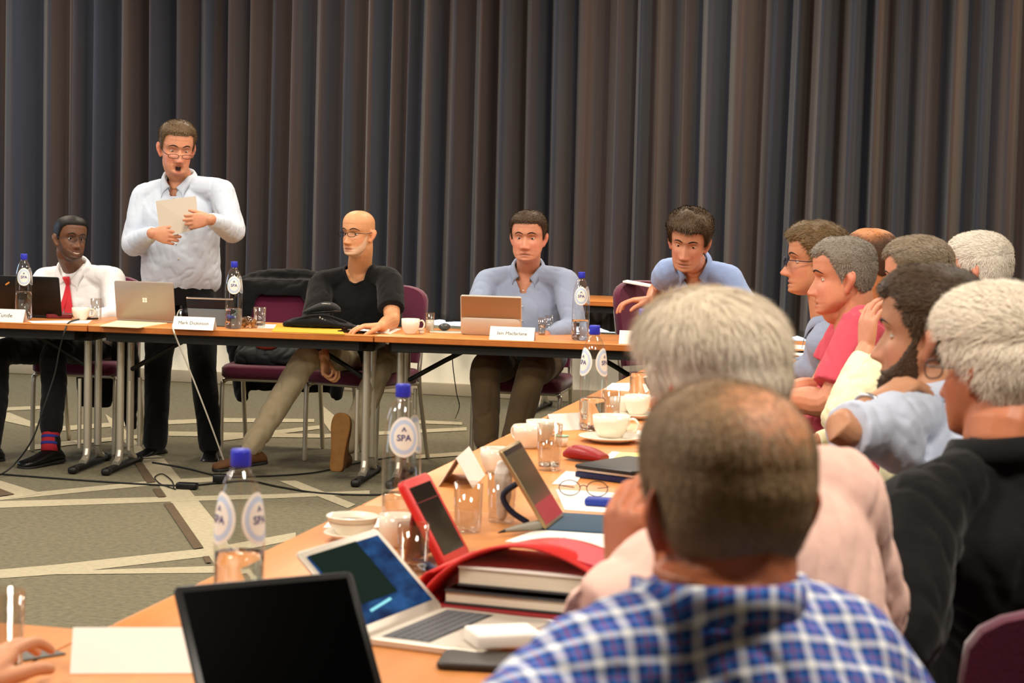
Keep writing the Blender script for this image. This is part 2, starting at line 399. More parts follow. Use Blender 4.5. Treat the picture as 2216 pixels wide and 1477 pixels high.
# ---------------------------------------------------------------- people: head
def _sm(x): x = np.clip(x, 0, 1); return x*x*(3-2*x)
_zt = np.linspace(-.117, .121, 477)
def _prof(zk, vk):
    y = np.interp(_zt, zk, vk); k = np.exp(-.5*(np.arange(-24,25)/9.)**2); k /= k.sum()
    return np.convolve(np.pad(y, 24, mode='edge'), k, 'valid')
_F = _prof([-.117,-.110,-.103,-.09,-.076,-.055,-.03,.0,.012,.026,.05,.075,.095,.121], [.058,.080,.088,.084,.087,.087,.085,.083,.085,.093,.093,.086,.072,.04])
_B = _prof([-.117,-.10,-.085,-.07,-.05,-.03,0,.03,.06,.09,.121], [-.022,-.010,.012,.038,.062,.080,.096,.102,.098,.082,.05])
_Wd = _prof([-.117,-.108,-.098,-.085,-.07,-.05,-.03,0,.03,.06,.09,.121], [.022,.034,.044,.053,.060,.065,.069,.073,.077,.077,.066,.04])
NZ, NA = 132, 120
def head_pts(o):
    """o: dict(w, jaw, nose, mouth(open), fat, chin). returns grid (NZ+1, NA, 3) head-local: +y face, +z up"""
    j = np.arange(NZ+1)/NZ
    z = .002-.119*np.cos(PI*np.clip(j, .012, .988))
    top = np.where(z > .055, np.sqrt(np.clip(1-((z-.055)/.0665)**2, .0004, 1)), 1)
    bot = np.where(z < -.100, np.sqrt(np.clip(1-((-.100-z)/.0175)**2, .0009, 1)), 1)
    f = np.interp(z, _zt, _F); b = np.interp(z, _zt, _B); w = np.interp(z, _zt, _Wd)
    f = np.where(z > .055, .093*top**.85, f); b = np.where(z > .055, .100*top**.9, b); w = np.where(z > .055, .077*top**.9, w)
    jaw = o.get('jaw', 1); low = _sm((-.02-z)/.08); w = w*(1+(jaw-1)*low)*o.get('w', 1)
    cy = (f-b)/2; hd = (f+b)/2*np.where(z < -.1, .35+.65*bot, 1); w = w*bot
    a = np.linspace(-PI, PI, NA, endpoint=False)+PI/2
    a = a+.0*np.cos(a)
    ca, sa = np.cos(a), np.sin(a); e = 2/2.25
    cx = np.sign(ca)*np.abs(ca)**e; sy = np.sign(sa)*np.abs(sa)**e
    X = w[:,None]*cx*(1-.10*np.clip(sa, 0, 1)**2)[None,:]; Y = cy[:,None]+hd[:,None]*sy; Z = np.repeat(z[:,None], NA, 1)
    P = np.stack([X, Y, Z], -1)
    fr = _sm((Y-.01)/.045)
    def gs(x0, z0, sx, sz): return np.exp(-.5*((np.abs(X)-x0)/sx)**2-.5*((Z-z0)/sz)**2) if x0 else np.exp(-.5*(X/sx)**2-.5*((Z-z0)/sz)**2)
    nz = o.get('nose', 1)
    namp = np.interp(Z, [-.062,-.055,-.048,-.040,-.025,-.005,.014,.03], [0,.004,.026,.030,.022,.012,.006,0])
    nsx = np.interp(Z, [-.05,-.03,0,.02], [.0115,.0095,.0075,.008])
    dy = nz*namp*np.exp(-.5*(X/nsx)**2)+nz*.009*gs(.0145,-.0455,.006,.006)
    dy += -.0115*gs(.032,.0005,.017,.0115)+.0022*gs(.030,.024,.020,.0075)+.005*gs(.046,-.030,.017,.017)
    dy += -.004*gs(0,.012,.010,.007)
    mo = o.get('mouth', 0); sm = o.get('smile', 0)
    zc = Z-sm*.010*np.clip(np.abs(X)/.025, 0, 1.4)**2
    def gz(x0, z0, sx, sz): return np.exp(-.5*(X/sx)**2-.5*((zc-z0)/sz)**2)
    if mo: dy += .004*gz(0,-.067,.018,.004)+.006*gz(0,-.098,.015,.005)-.020*gz(0,-.081,.0135,.0085*mo)
    else: dy += .0055*gz(0,-.070,.019,.0045)+.0065*gz(0,-.0845,.016,.0048)-.0060*gz(0,-.0770,.024,.0024)
    dy += -.004*gs(.030,-.055,.004,.016)*o.get('fold', 1)+.006*gs(0,-.106,.013,.009)*o.get('chin', 1)
    dy += -.0035*gs(0,-.060,.004,.005)
    P[..., 1] += dy*fr
    fat = o.get('fat', 0)
    if fat: P[..., 0] *= 1+fat*np.exp(-.5*((Z+.065)/.035)**2)
    return P
def grid_geo(P):
    nz, na = P.shape[:2]; v = P.reshape(-1, 3)
    fs = [(j*na+i, j*na+(i+1)%na, (j+1)*na+(i+1)%na, (j+1)*na+i) for j in range(nz-1) for i in range(na)]
    fs.append(tuple(range(na-1,-1,-1))); fs.append(tuple((nz-1)*na+i for i in range(na)))
    return (v, fs)
def grid_nrm(P):
    du = np.roll(P, -1, 1)-np.roll(P, 1, 1); dv = np.gradient(P, axis=0)
    n = np.cross(du, dv); return n/(np.linalg.norm(n, axis=-1, keepdims=True)+1e-9)
def ear_geo(s, sc=1):
    """s = +1/-1 side; outer ear with helix rim and lobe, head-local"""
    g = G(); c = np.array([s*.0765, -.012, -.010])
    th = math.radians(28)
    ex = nrm([s*math.sin(th)*-.0+s*.62, -.78, 0]) ; ez = nrm([s*.10, -.16, 1]); en = np.cross(ex, ez)
    def P(u, v, w=0): return c+sc*(u*ex+v*ez+w*en)
    g.add(tube([P(0,.024), P(.010,.012), P(.010,-.004), P(.002,-.026)], [.010,.012,.0105,.0075], 10, 3, flat=None))
    g.add(tube([P(-.004,.010), P(.002,.030), P(.014,.031), P(.0215,.018), P(.019,.0), P(.010,-.018), P(.003,-.030), P(-.003,-.024)], [.004,.0045,.0045,.0045,.0042,.004,.0062,.005], 8, 4))
    return g.geo()
def head_frame(hc, fd, pitch, roll, hs):
    """fd: degrees the face is turned from the camera towards the viewer's right; pitch up +; roll: tilt towards viewer's right"""
    c = np.array([-hc[0], -hc[1]]); th = math.atan2(c[1], c[0])+math.radians(fd)
    Y = np.array([math.cos(th), math.sin(th), 0]); Z = np.array([0,0,1.]); X = np.cross(Y, Z)
    p = math.radians(pitch); Y, Z = Y*math.cos(p)+Z*math.sin(p), Z*math.cos(p)-Y*math.sin(p)
    r = math.radians(roll); vd = nrm(np.r_[-c, 0])
    X2 = np.cross(Y, Z)
    Rr = np.array(Mat.Rotation(r, 3, Vec(vd))); X2, Y, Z = Rr@X2, Rr@Y, Rr@Z
    return FR(np.array(hc), X2*hs, Y*hs, Z*hs)
# hair: region on the scalp from the hairline
def hairline(P, o):
    X, Y, Z = P[...,0], P[...,1], P[...,2]
    a = np.degrees(np.arctan2(Y+.005, np.abs(X)))
    hl = o.get('front', .072); tp = o.get('temple', .0); nape = o.get('nape', -.070); sb = o.get('side', -.02)
    zb = np.interp(a, [-90,-50,-28,-12,0,9,20,36,52,70,90], [nape,nape+.006,nape+.028,-.008,.012,sb,.012,.050+tp,.064+tp,hl,hl])
    return Z-zb
def beardline(P, o):
    X, Y, Z = P[...,0], P[...,1], P[...,2]
    a = np.degrees(np.arctan2(Y-.0, np.abs(X)))
    up = np.interp(a, [-20,-5,8,20,40,60,75,90], [-.09,-.05,.010,-.010,-.045,-.060,-.063,-.064])
    m = np.minimum(up-Z, (Y+.0)/1.0)
    lip = (np.abs(X) < .021)*np.exp(-((Z+.078)/.008)**2)
    return np.where(lip > .5, -.01, m)
def hair_build(P, N, o, M, name, parent, m_hair, body_mask=None):
    hs = o
    d = hairline(P, o) if not o.get('beard') else beardline(P, o)
    X, Y, Z = P[...,0], P[...,1], P[...,2]
    ts, tt, tb = o.get('ts', .010), o.get('tt', .016), o.get('tb', .012)
    up = _sm((Z-.02)/.07)
    t = (1-up)*np.where(Y > -.02, ts, tb)+up*tt
    t = t*_sm(d/o.get('fade', .018))
    if o.get('bald'):
        bx, by, bz, br, bs = o['bald']
        q = np.sqrt((X-bx)**2+(Y-by)**2+(Z-bz)**2); t = t*_sm((q-br)/bs)
    sd = o.get('seed', 1); vol = o.get('lump', .25)
    nn = np.array([mnoise.noise(Vec(p*o.get('lumpscale', 34)+sd*3.1)) for p in P.reshape(-1,3)]).reshape(t.shape)
    t2 = t*(1+vol*nn)
    if o.get('extra'): t2 = t2+o['extra'](X, Y, Z)*(d > 0)
    keep = t2 > .0012
    Q = P+N*(np.where(keep, t2, -.004))[...,None]
    g = G(); v, f = grid_geo(Q); kf = keep.reshape(-1)
    f = [q for q in f if len(q) > 4 and kf[q[0]] or len(q) <= 4 and any(kf[i] for i in q)]
    na = P.shape[1]
    rng = np.random.RandomState(sd*11+3)
    cr = np.zeros(len(v))
    if o.get('crown'):
        (cx_, cy_, cz_), r0, r1, sk, amt = o['crown']; pv = P.reshape(-1,3); cr = amt*(1-_sm((np.sqrt(((pv-np.array([cx_,cy_,cz_]))**2).sum(1))-r0)/(r1-r0)))
        cr = np.clip(cr+.25*cr*(1-cr)*np.array([mnoise.noise(Vec(p*70)) for p in pv])*4, 0, 1)
    ratio = np.array(hexc(o.get('crown', [0,0,0,'#ffffff'])[3]))/np.maximum(np.array(hexc(o.get('_col', '#ffffff'))), .004)
    cols = [np.ones((len(v), 3))*o.get('basecol', .85)*(1-cr[:,None])+cr[:,None]*ratio[None]]
    g.add((v, f), 0)
    ns = o.get('strands', 1500); L = o.get('len', .02); wd = o.get('width', .0009)
    idx = np.flatnonzero(kf); ar = (np.abs(np.sin(np.arccos(np.clip((P[...,2].reshape(-1)-.002)/-.119, -1, 1))))*1.0)+.05
    ar = ar*(1-.93*cr); ar = ar[idx]/ar[idx].sum(); pick = rng.choice(idx, ns, p=ar)
    Pf, Nf, tf = Q.reshape(-1,3), N.reshape(-1,3), t2.reshape(-1)
    flow = o.get('flow', lambda p, n: np.array([0, -.5, -.6])*1.0)
    for k in pick:
        p = Pf[k]-Nf[k]*.001; n = Nf[k]; fl = np.array(flow(p, n))+rng.normal(0, o.get('mess', .25), 3)
        fl = fl-n*np.dot(fl, n); fl = nrm(fl); l = L*rng.uniform(.6, 1.2)*min(1, .25+tf[k]/.008); lift = o.get('lift', .25)
        sidev = np.cross(n, fl)*wd*rng.uniform(.7, 1.5)
        a = p; b = p+fl*l*.5+n*l*lift*.6; c = p+fl*l+n*l*lift*(.6+rng.uniform(-.5, .4))
        g.add((np.array([a-sidev, a+sidev, b+sidev*.8, b-sidev*.8, c]), [(0,1,2,3), (3,2,4)]))
        cols.append(np.ones((5,3))*np.clip(rng.normal(1.0, o.get('colvar', .22), 1), .4, 1.7))
    geo = g.geo(); v = geo[0]@M[:3,:3].T+M[:3,3]
    me = mesh(name, (v, geo[1]), m_hair, None, True)
    setcol(me, np.vstack(cols)); return ob(name, me, None, parent)
def hair_mat(name, col, rough=.55):
    m = mat(name, '#ffffff', rough, spec=.35, attr=True)
    nt = m.node_tree; b = nt.nodes['Principled BSDF']; l = b.inputs['Base Color'].links[0]; src = l.from_socket
    mx = nt.nodes.new('ShaderNodeMix'); mx.data_type = 'RGBA'; mx.blend_type = 'MULTIPLY'; mx.inputs[0].default_value = 1
    nt.links.new(src, mx.inputs['A']); mx.inputs['B'].default_value = (*hexc(col), 1); nt.links.new(mx.outputs['Result'], b.inputs['Base Color'])
    return m
# ---------------------------------------------------------------- hands
def hand_geo(wr, d, n, side, curl=(35,40,30), spread=4, sc=1., thumb=(.55,.5), bend=None):
    """wr wrist, d direction to the fingers, n palm normal (where the fingers close to), side: +1 if the thumb is at cross(d,n)"""
    d = nrm(d); n = nrm(np.asarray(n)-d*np.dot(n, d)); t = np.cross(d, n)*side
    g = G()
    g.add(loft([(wr-d*.012, t*.027, n*.021), (wr+d*.012*sc, t*.029*sc, n*.020*sc), (wr+d*.045*sc, t*.039*sc, n*.0165*sc), (wr+d*.080*sc, t*.043*sc, n*.0135*sc), (wr+d*.094*sc, t*.038*sc, n*.010*sc)], 16, 2.4, 3))
    L = [(.030,.088,.046,.026,.021,.0088), (.0095,.094,.050,.030,.022,.0092), (-.0115,.090,.046,.028,.021,.0088), (-.0315,.080,.037,.022,.019,.0078)]
    for i, (off, base, a, b, c, r) in enumerate(L):
        cu = curl if not isinstance(curl[0], (tuple, list)) else curl[i]
        sp = math.radians(spread*(1.5-i)); dd = nrm(d*math.cos(sp)+t*math.sin(sp)); p = wr+d*(base-.012)*sc+t*off*sc-n*.001
        pts = [p]; ang = 0; q = p+dd*.012*sc; pts.append(q)
        for l, cc in zip((a, b, c), cu):
            ang += math.radians(cc); q = q+(dd*math.cos(ang)+n*math.sin(ang))*l*sc; pts.append(q)
        g.add(tube(pts, [r*sc*1.05, r*sc*1.08, r*sc, r*sc*.93, r*sc*.80], 10, 3))
    th0, th1 = thumb
    p = wr+d*.022*sc+t*.024*sc+n*.006*sc; d1 = nrm(d*math.cos(th0)+t*math.sin(th0)+n*.35); q = p+d1*.042*sc
    d2 = nrm(d1*math.cos(th1)+(d*.9+n*.45)*math.sin(th1)); q2 = q+d2*.033*sc; d3 = nrm(d2+.25*n); q3 = q2+d3*.024*sc
    g.add(tube([p, q, q2, q3], [.0145*sc, .0115*sc, .0105*sc, .0088*sc], 10, 4))
    return g.geo()
# ---------------------------------------------------------------- clothes helpers
def collar_geo(nb, up, fw, r, h=.036, drop=.030, spread=.55, n=40, pts=.030, gap=.10, fl=1.):
    """folded shirt collar round a neck: nb neck-base centre, up axis, fw forward; r radii (side, front/back)"""
    up = nrm(up); fw = nrm(fw-up*np.dot(fw, up)); sx = np.cross(fw, up)
    vs = []; fs = []
    A = np.linspace(-PI+gap, PI-gap, n)     # a=0 at the back
    for a in A:
        k = abs(a)/PI
        dirv = -fw*math.cos(a)+sx*math.sin(a)
        rr = r*(1+.08*math.cos(a)**2); fr = _sm((k-.62)/.38)
        hh = h*(1-.50*fr)
        base = nb+dirv*rr*1.0-up*(.012+.035*fr)-0*fw
        top = nb+dirv*(rr*.985+.001)+up*(hh-.012-.035*fr)
        fold = nb+dirv*(rr*1.05+.004)+up*(hh-.011-.035*fr)
        dr = drop*(1+.75*fr); out = rr*(1+.16*fl)+.010*fl+.020*fr
        dv = dirv if k < .8 else nrm(dirv+sx*np.sign(a)*spread*(k-.8)/.2)
        mid = nb+dv*(rr*(1+.10*fl)+.007*fl+.002+.010*fr)+up*(hh-.010-.035*fr-dr*.5)
        tip = nb+dv*out+up*(hh-.012-.035*fr-dr)
        vs += [base, top, fold, mid, tip]
    m = 5
    for i in range(n-1):
        for j in range(m-1): fs.append((i*m+j, (i+1)*m+j, (i+1)*m+j+1, i*m+j+1))
    return (np.array(vs), fs)
def shoe_geo(an, d, L=.285, up=(0,0,1), h=.085, tilt=None):
    """an: ankle point; sole sits .085 below it; d toe direction"""
    d = nrm(d); up = nrm(np.asarray(up, float)-d*np.dot(up, d)); s = np.cross(d, up); b = np.asarray(an)-up*h
    g = G()
    secs = []
    for t, w, hh in ((-.30,.018,.022),(-.285,.028,.036),(-.20,.036,.062),(-.05,.038,.088),(.08,.040,.072),(.25,.043,.052),(.45,.049,.040),(.60,.046,.033),(.68,.034,.026),(.71,.016,.016)):
        secs.append((b+d*t*L+up*(hh/2+.012), s*w, up*hh/2))
    g.add(loft(secs, 18, 2.6, 2))
    secs = []
    for t, w in ((-.305,.012),(-.295,.028),(-.20,.037),(0,.036),(.25,.043),(.45,.051),(.60,.048),(.69,.034),(.72,.012)):
        secs.append((b+d*t*L+up*.010, s*w, up*.0095))
    so = loft(secs, 18, 3.5, 2)
    g.add(tube([np.asarray(an)+up*.035-d*.02, np.asarray(an)-up*.01-d*.015], [.043,.044], 14, 2))
    return g.geo(), so
SKIN = {}
def skin_mat():
    if 'm' not in SKIN:
        SKIN['m'] = mat('skin', '#ffffff', .48, spec=.42, attr=True, var=(60,.05), bump=(420,.10,.001), sss=.0)
    return SKIN['m']
m_eyew = mat('eye white', '#d8cfc4', .25); m_pup = mat('pupil', '#0c0806', .15)
m_teeth = mat('teeth', '#d9cdb8', .3)
m_lens = mat('spectacle lens', '#f4f8ff', .02, trans=1, ior=1.04, spec=.8)
# ---------------------------------------------------------------- people: figure builder
def person(label, hc, fd, pitch=0, roll=0, hs=1., face=None, skin='#c98a63', lip='#a8584a', blush='#c4694e', iris='#4a3626', hairs=(), hair_col='#5a4630',
           sh=None, pel=None, tfd=0, belly=0, arms=(), legs=(), nb=None, shirt=None, trousers=None, vox=.0030, torso_w=1., stubble=None, glasses=None, brow=True, shoes=None,
           bare_neck=0, eyes=True, socks=None, tie=None, neckr=.058, coll=None, cat='person', wr_amp=.005, cuff_roll=0, brow_col=None, eye_look=0):
    root = empty('person', label, cat, (0,0,0))
    face = face or {}
    M = head_frame(hc, fd, pitch, roll, hs)
    P = head_pts(face); N = grid_nrm(P); 
    Rh = M[:3,:3]; T0 = M[:3,3]
    def HL(p): return Rh@np.asarray(p, float)+T0
    A, B = [np.asarray(s, float) for s in sh]; pel = np.asarray(pel, float); mid = (A+B)/2
    nb = np.asarray(nb, float) if nb is not None else mid+V3(0,0,.055)
    c = np.array([-mid[0], -mid[1]]); th = math.atan2(c[1], c[0])+math.radians(tfd); fw0 = np.array([math.cos(th), math.sin(th), 0])
    sx = (B-A); swid = np.linalg.norm(sx)/2; sx = nrm(sx)
    ax = nb-pel; axn = nrm(ax)
    def frame(t):
        x = sx-axn*np.dot(sx, axn)
        hx = np.cross(fw0, [0,0,1]); hx = hx if np.dot(hx, sx) > 0 else -hx
        x = nrm(nrm(x)*t+hx*(1-t)); f = np.cross(x, axn)
        if np.dot(f, fw0) < 0: f = -f
        return x, nrm(f)
    def torso(grow, top=True, blouse=0):
        secs = []
        tab = [(-.10,.70,.085,0),(-.03,.90,.110,0),(.08,.93,.120,.5),(.22,.91,.118,1),(.38,.90,.116,.9),(.55,.94,.120,.45),(.70,.98,.120,.12),(.82,.92,.105,0),(.90,.66,.086,0)]
        if top: tab += [(.96,.42,.070,0),(1.0,.34,.062,0)]
        for t, w, dp, bl in tab:
            x, f = frame(min(max(t, 0), 1)); wd = swid*torso_w*w+grow+blouse*.02*(1 if t < .4 else 0); d = dp*torso_w+grow+belly*bl*.5
            curve = .018*math.sin(PI*min(max(t,0),1))
            secs.append((pel+ax*t+f*(belly*bl*.5-curve+(.0 if t > .8 else .012)), x*wd, f*d))
        return loft(secs, 28, 2.35, 3)
    def yoke(grow):
        out = []
        x, f = frame(1)
        for S in (A, B):
            out.append(tube([nb-axn*.015, nb*.55+S*.45-axn*.004, S+axn*.004, S-axn*.03], [.050+grow, .046+grow, .056+grow, .050+grow], 14, 4))
        return out
    skinG = [grid_geo(P)]; skinG = [(skinG[0][0]@Rh.T+T0, skinG[0][1])]
    for s in (-1, 1):
        v, f = ear_geo(s, face.get('ear', 1)); skinG.append((v@Rh.T+T0, f))
    n0 = nb-axn*.04
    skinG.append(tube([n0, nb+axn*.02, HL([0,-.030,-.075]), HL([0,-.022,-.02])], [neckr*1.06, neckr*1.02, neckr*hs, neckr*hs], 20, 5, False))
    skinG.append(tube([HL([0,.028,-.085]), HL([0,.0,-.085])], [.030*hs, .044*hs], 14, 2))
    if face.get('dchin'): skinG.append(ball(HL([0,.030,-.105]), .040*hs*face['dchin']))
    skinG.append(torso(-.012)); skinG += yoke(-.012)
    mouthM = None
    cl = []
    for S, arm in zip((A, B), arms):
        if arm is None: continue
        el, wr = np.asarray(arm['el'], float), np.asarray(arm['wr'], float); k = arm.get('k', 1.)
        skinG.append(tube([S, S*.55+el*.45, el, el*.55+wr*.45, wr], [.050*k, .047*k, .040*k, .040*k, .0275*k], 14, 4))
        if 'hand' in arm:
            h = arm['hand']; skinG.append(hand_geo(wr, h['d'], h['n'], h.get('s', 1), h.get('curl', (35,40,30)), h.get('spread', 5), h.get('sc', 1), h.get('thumb', (.6,.5))))
    body = fuse(skinG, vox, 2)
    co = vco(body); inv = np.linalg.inv(M); L = co@inv[:3,:3].T+inv[:3,3]
    base = np.array(hexc(skin)); col = np.repeat(base[None], len(co), 0)
    X, Y, Z = L[:,0], L[:,1], L[:,2]; near = (np.abs(X) < .11) & (np.abs(Y) < .14) & (Z > -.14) & (Z < .14)
    def g2(x0, z0, sx_, sz_): return np.exp(-.5*((np.abs(X)-x0)/sx_)**2-.5*((Z-z0)/sz_)**2)*(Y > .03)*near
    def blend(w, cc):
        nonlocal col
        w = np.clip(w, 0, 1)[:,None]; col = col*(1-w)+np.array(hexc(cc))[None]*w
    blend(.55*g2(.045,-.035,.022,.020)+.5*g2(0,-.042,.012,.010), blush)
    blend(.6*near*(np.abs(X) > .074)*(Y < .03)*(np.abs(Z+.01) < .045), blush)
    if stubble: blend(stubble[1]*near*_sm(beardline(L, {})/.012)*_sm((Y-.0)/.02), stubble[0])
    if face.get('scalp'): blend(face['scalp'][1]*near*_sm(hairline(L, face['scalp'][2])/.012), face['scalp'][0])
    mo = face.get('mouth', 0)
    smz = face.get('smile', 0)*.010*np.clip(np.abs(X)/.025, 0, 1.4)**2; Zs = Z-smz
    lipw = np.exp(-.5*(X/.016)**2)*(np.exp(-.5*((Zs+.0705)/.0038)**2)+np.exp(-.5*((Zs+.0845)/.0042)**2)) if not mo else np.exp(-.5*(X/.014)**2)*(np.exp(-.5*((Z+.068)/.003)**2)+np.exp(-.5*((Z+.097)/.0036)**2))
    blend(.85*lipw*(Y > .05)*near, lip)
    if mo: blend(1.6*np.exp(-.5*(X/.011)**4-.5*((Z+.082)/.0078)**4)*(Y > .04)*near, '#240906')
    else: blend(.8*np.exp(-.5*(X/.021)**4-.5*((Zs+.0772)/.0016)**2)*(Y > .05)*near, '#3a1510')
    blend(.45*g2(.032,.012,.014,.004), '#6a3826' if sum(base) > .3 else '#1a0c07')
    setcol(body, col); body.materials.append(skin_mat())
    bo = ob('body', body, None, root)
    # eyes
    if eyes:
        m_iris = mm('iris'+iris, iris, .2); m_lid = mm('lid'+skin, tuple(x*.9 for x in hexc(skin)), .5)
        for s in (-1, 1):
            row = P[(np.abs(P[:,0,2]-.002)).argmin()]; k = (np.abs(row[:,0]-s*.0315)+(row[:,1] < 0)*9).argmin(); yy = row[k,1]
            ec = np.array([s*.0315, yy-.0085, .0015]); g = G(); r = .0125
            nu, nv = 20, 14; vs = []; fs = []; ms = []
            look = nrm([s*.05+eye_look, 1, face.get('lookz', -.05)]); u = nrm(np.cross(look, [0,0,1])); w = np.cross(u, look)
            for j in range(nv+1):
                t = PI*j/nv
                for i in range(nu): a = 2*PI*i/nu; vs.append(ec+r*(look*math.cos(t)+(u*math.cos(a)+w*math.sin(a))*math.sin(t)))
            for j in range(nv):
                for i in range(nu): fs.append((j*nu+i, (j+1)*nu+i, (j+1)*nu+(i+1)%nu, j*nu+(i+1)%nu)); ms.append(2 if j < 1 else 1 if j < 2 else 0)
            v = np.array(vs)@Rh.T+T0; e = ob('eye', mesh('eye', (v, fs), [m_eyew, m_iris, m_pup], ms), None, root)
            vs = []; fs = []; n1, n2 = 18, 6; op = face.get('open', 1.)
            for (t0, t1) in ((.20+.0*op, 1.5), (-1.5, -.42)):
                o0 = len(vs); lo, hi = (t0*op if t0 > 0 else t0), (t1 if t1 > 0 else t1*op)
                for j in range(n2+1):
                    el_ = lo+(hi-lo)*j/n2
                    for i in range(n1+1):
                        az = -1.35+2.7*i/n1; ed = abs(az)/1.35; el2 = el_*(1-.75*ed**3) if (t0 > 0 and j == 0) else el_*(1-.6*ed**3) if (t1 < 0 and j == n2) else el_
                        vs.append(ec+.0137*np.array([math.sin(az)*math.cos(el2), math.cos(az)*math.cos(el2), math.sin(el2)]))
                for j in range(n2):
                    for i in range(n1): q = o0+j*(n1+1)+i; fs.append((q, q+1, q+n1+2, q+n1+1))
            ob('eyelid', (np.array(vs)@Rh.T+T0, fs), m_lid, e)
            if brow:
                pts = []
                for x_, z_ in ((.012,.021),(.022,.0265),(.034,.0285),(.046,.024),(.053,.017)):
                    row = P[(np.abs(P[:,0,2]-z_)).argmin()]; k = (np.abs(row[:,0]-s*x_)+(row[:,1] < 0)*9).argmin(); pts.append([s*x_, row[k,1]+.0004, z_+.002])
                v, f = tube(pts, [.0016,.0027,.0027,.0020,.001], 8, 3); ob('eyebrow', (v@Rh.T+T0, f), hair_m(brow_col or '#6a4a36'), root)
    if mo or face.get('teeth'):
        zt = -.0725 if mo else -.0765
        row = P[(np.abs(P[:,0,2]-zt)).argmin()]; ym = row[:,1].max()
        pts = [[x_, ym-(.011 if mo else .0005)-8*x_*x_, zt+face.get('smile',0)*.010*(abs(x_)/.025)**2] for x_ in (-.016,-.008,0,.008,.016)]
        v, f = tube(pts, [.002,.0034,.0036,.0034,.002], 8, 3); ob('teeth', (v@Rh.T+T0, f), m_teeth, root)
    for h in hairs:
        hc_ = h.get('col', hair_col); mth = hair_m(hc_)
        h['_col'] = hc_; hair_build(P, N, h, M, 'beard' if h.get('beard') else 'hair', root, mth)
    if glasses:
        g = G(); gz = glasses.get('z', -.002); gy = glasses.get('y', .098); mg = mm('frame'+glasses['col'], glasses['col'], .35); hh = glasses.get('h', .016); lens = G()
        for s in (-1, 1):
            pts = []
            for a in np.linspace(0, 2*PI, 17):
                xx = math.copysign(abs(math.cos(a))**.75, math.cos(a)); zz = math.copysign(abs(math.sin(a))**.8, math.sin(a))
                pts.append([s*.0325+.0245*xx, gy-.25*max(0, abs(s*.0325+.0245*xx)-.02)**1.0*.35, gz+hh*zz])
            up_ = [p for p in pts if p[2] > gz-.35*hh] if glasses.get('half') else pts
            g.add(tube(pts, glasses.get('t', .0013), 6, 2, False))
            lens.add((np.array(pts[:-1]), [tuple(range(16))]))
            g.add(tube([[s*.057, gy-.008, gz+hh*.45], [s*.072, gy-.03, gz+hh*.4+glasses.get('rise', 0)*.3], [s*.079, .03, gz+hh*.3+glasses.get('rise', 0)*.7], [s*.0805, -.010, .010+glasses.get('rise', 0)*0]], glasses.get('t', .0013)*1.15, 6, 4))
        g.add(tube([[-.009, gy, gz+hh*.35], [0, gy+.003, gz+hh*.55], [.009, gy, gz+hh*.35]], glasses.get('t', .0013), 6, 3))
        v, f = g.geo(); go = ob('glasses', (v@Rh.T+T0, f), mg, root)
        v, f = lens.geo(); lo_ = ob('lens', (v@Rh.T+T0, f), m_lens, go, smooth=False)
        so = lo_.modifiers.new('t', 'SOLIDIFY'); so.thickness = .0012
    # shirt
    if shirt:
        gr = shirt.get('grow', .012); parts = [torso(gr, True, shirt.get('blouse', 0))]+yoke(gr*.75)
        for S, arm in zip((A, B), arms):
            if arm is None: continue
            el, wr = np.asarray(arm['el'], float), np.asarray(arm['wr'], float); k = arm.get('k', 1.)
            sl = arm.get('sleeve', shirt.get('sleeve', 'long'))
            if sl == 'long':
                d = nrm(wr-el); end = wr-d*arm.get('cuff', .012)
                parts.append(tube([S, S*.55+el*.45, el-nrm(el-S)*.0, el*.5+end*.5, end-d*.03], [.066*k+gr*.3, .062*k+gr*.4, .055*k+gr*.5, .047*k+gr*.4, .036*k+gr*.3], 16, 5, True))
                parts.append(tube([end-d*.055, end], [.037*k, .036*k], 16, 3, False))
            else:
                e2 = S+(el-S)*arm.get('slen', .62); parts.append(tube([S, S*.5+e2*.5, e2], [.066*k+gr*.3, .066*k+gr*.4, .064*k+gr*.5], 16, 4, False))
        sm_ = fuse(parts, shirt.get('vox', .007), 4)
        wrinkle(sm_, wr_amp, 11, (1,1,.8), seed=shirt.get('seed', 1)); wrinkle(sm_, wr_amp*.18, 26, seed=shirt.get('seed', 1)+5)
        if shirt.get('open') or shirt.get('crew'):      # neckline cut out of the cloth
            x, f = frame(1); q = vco(sm_)-nb; u, w_, h_ = q@x, q@f, q@axn
            if shirt.get('crew'): kill = (u/(neckr*1.28))**2+((w_-.008)/(neckr*1.30))**2 < 1
            else: kill = (h_ > -shirt['open']) & (np.abs(u) < .012+(h_+shirt['open'])*.62) & (w_ > -.01) & (h_ < .09)
            kill &= h_ > -.16
            bm = bmesh.new(); bm.from_mesh(sm_); bm.verts.ensure_lookup_table()
            bmesh.ops.delete(bm, geom=[bm.verts[i] for i in np.flatnonzero(kill)], context='VERTS')
            for v in bm.verts:
                if v.is_boundary:
                    q = np.array(v.co)-nb; u, w_, h_ = q@x, q@f, q@axn
                    if shirt.get('crew'):
                        k_ = math.sqrt((u/(neckr*1.28))**2+((w_-.008)/(neckr*1.30))**2); d_ = x*(u/k_-u)+f*((w_-.008)/k_-(w_-.008))
                    else:
                        lim = max(.004, .012+(h_+shirt['open'])*.62); d_ = x*(math.copysign(lim, u)-u) if h_ > -shirt['open']+.004 else V3(0,0,0)
                        if np.linalg.norm(d_) > .02: d_ = d_*0
                    v.co += Vec(d_)
            bm.to_mesh(sm_); bm.free()
        sm_.materials.append(shirt['mat']); so_ = ob('shirt', sm_, None, root)
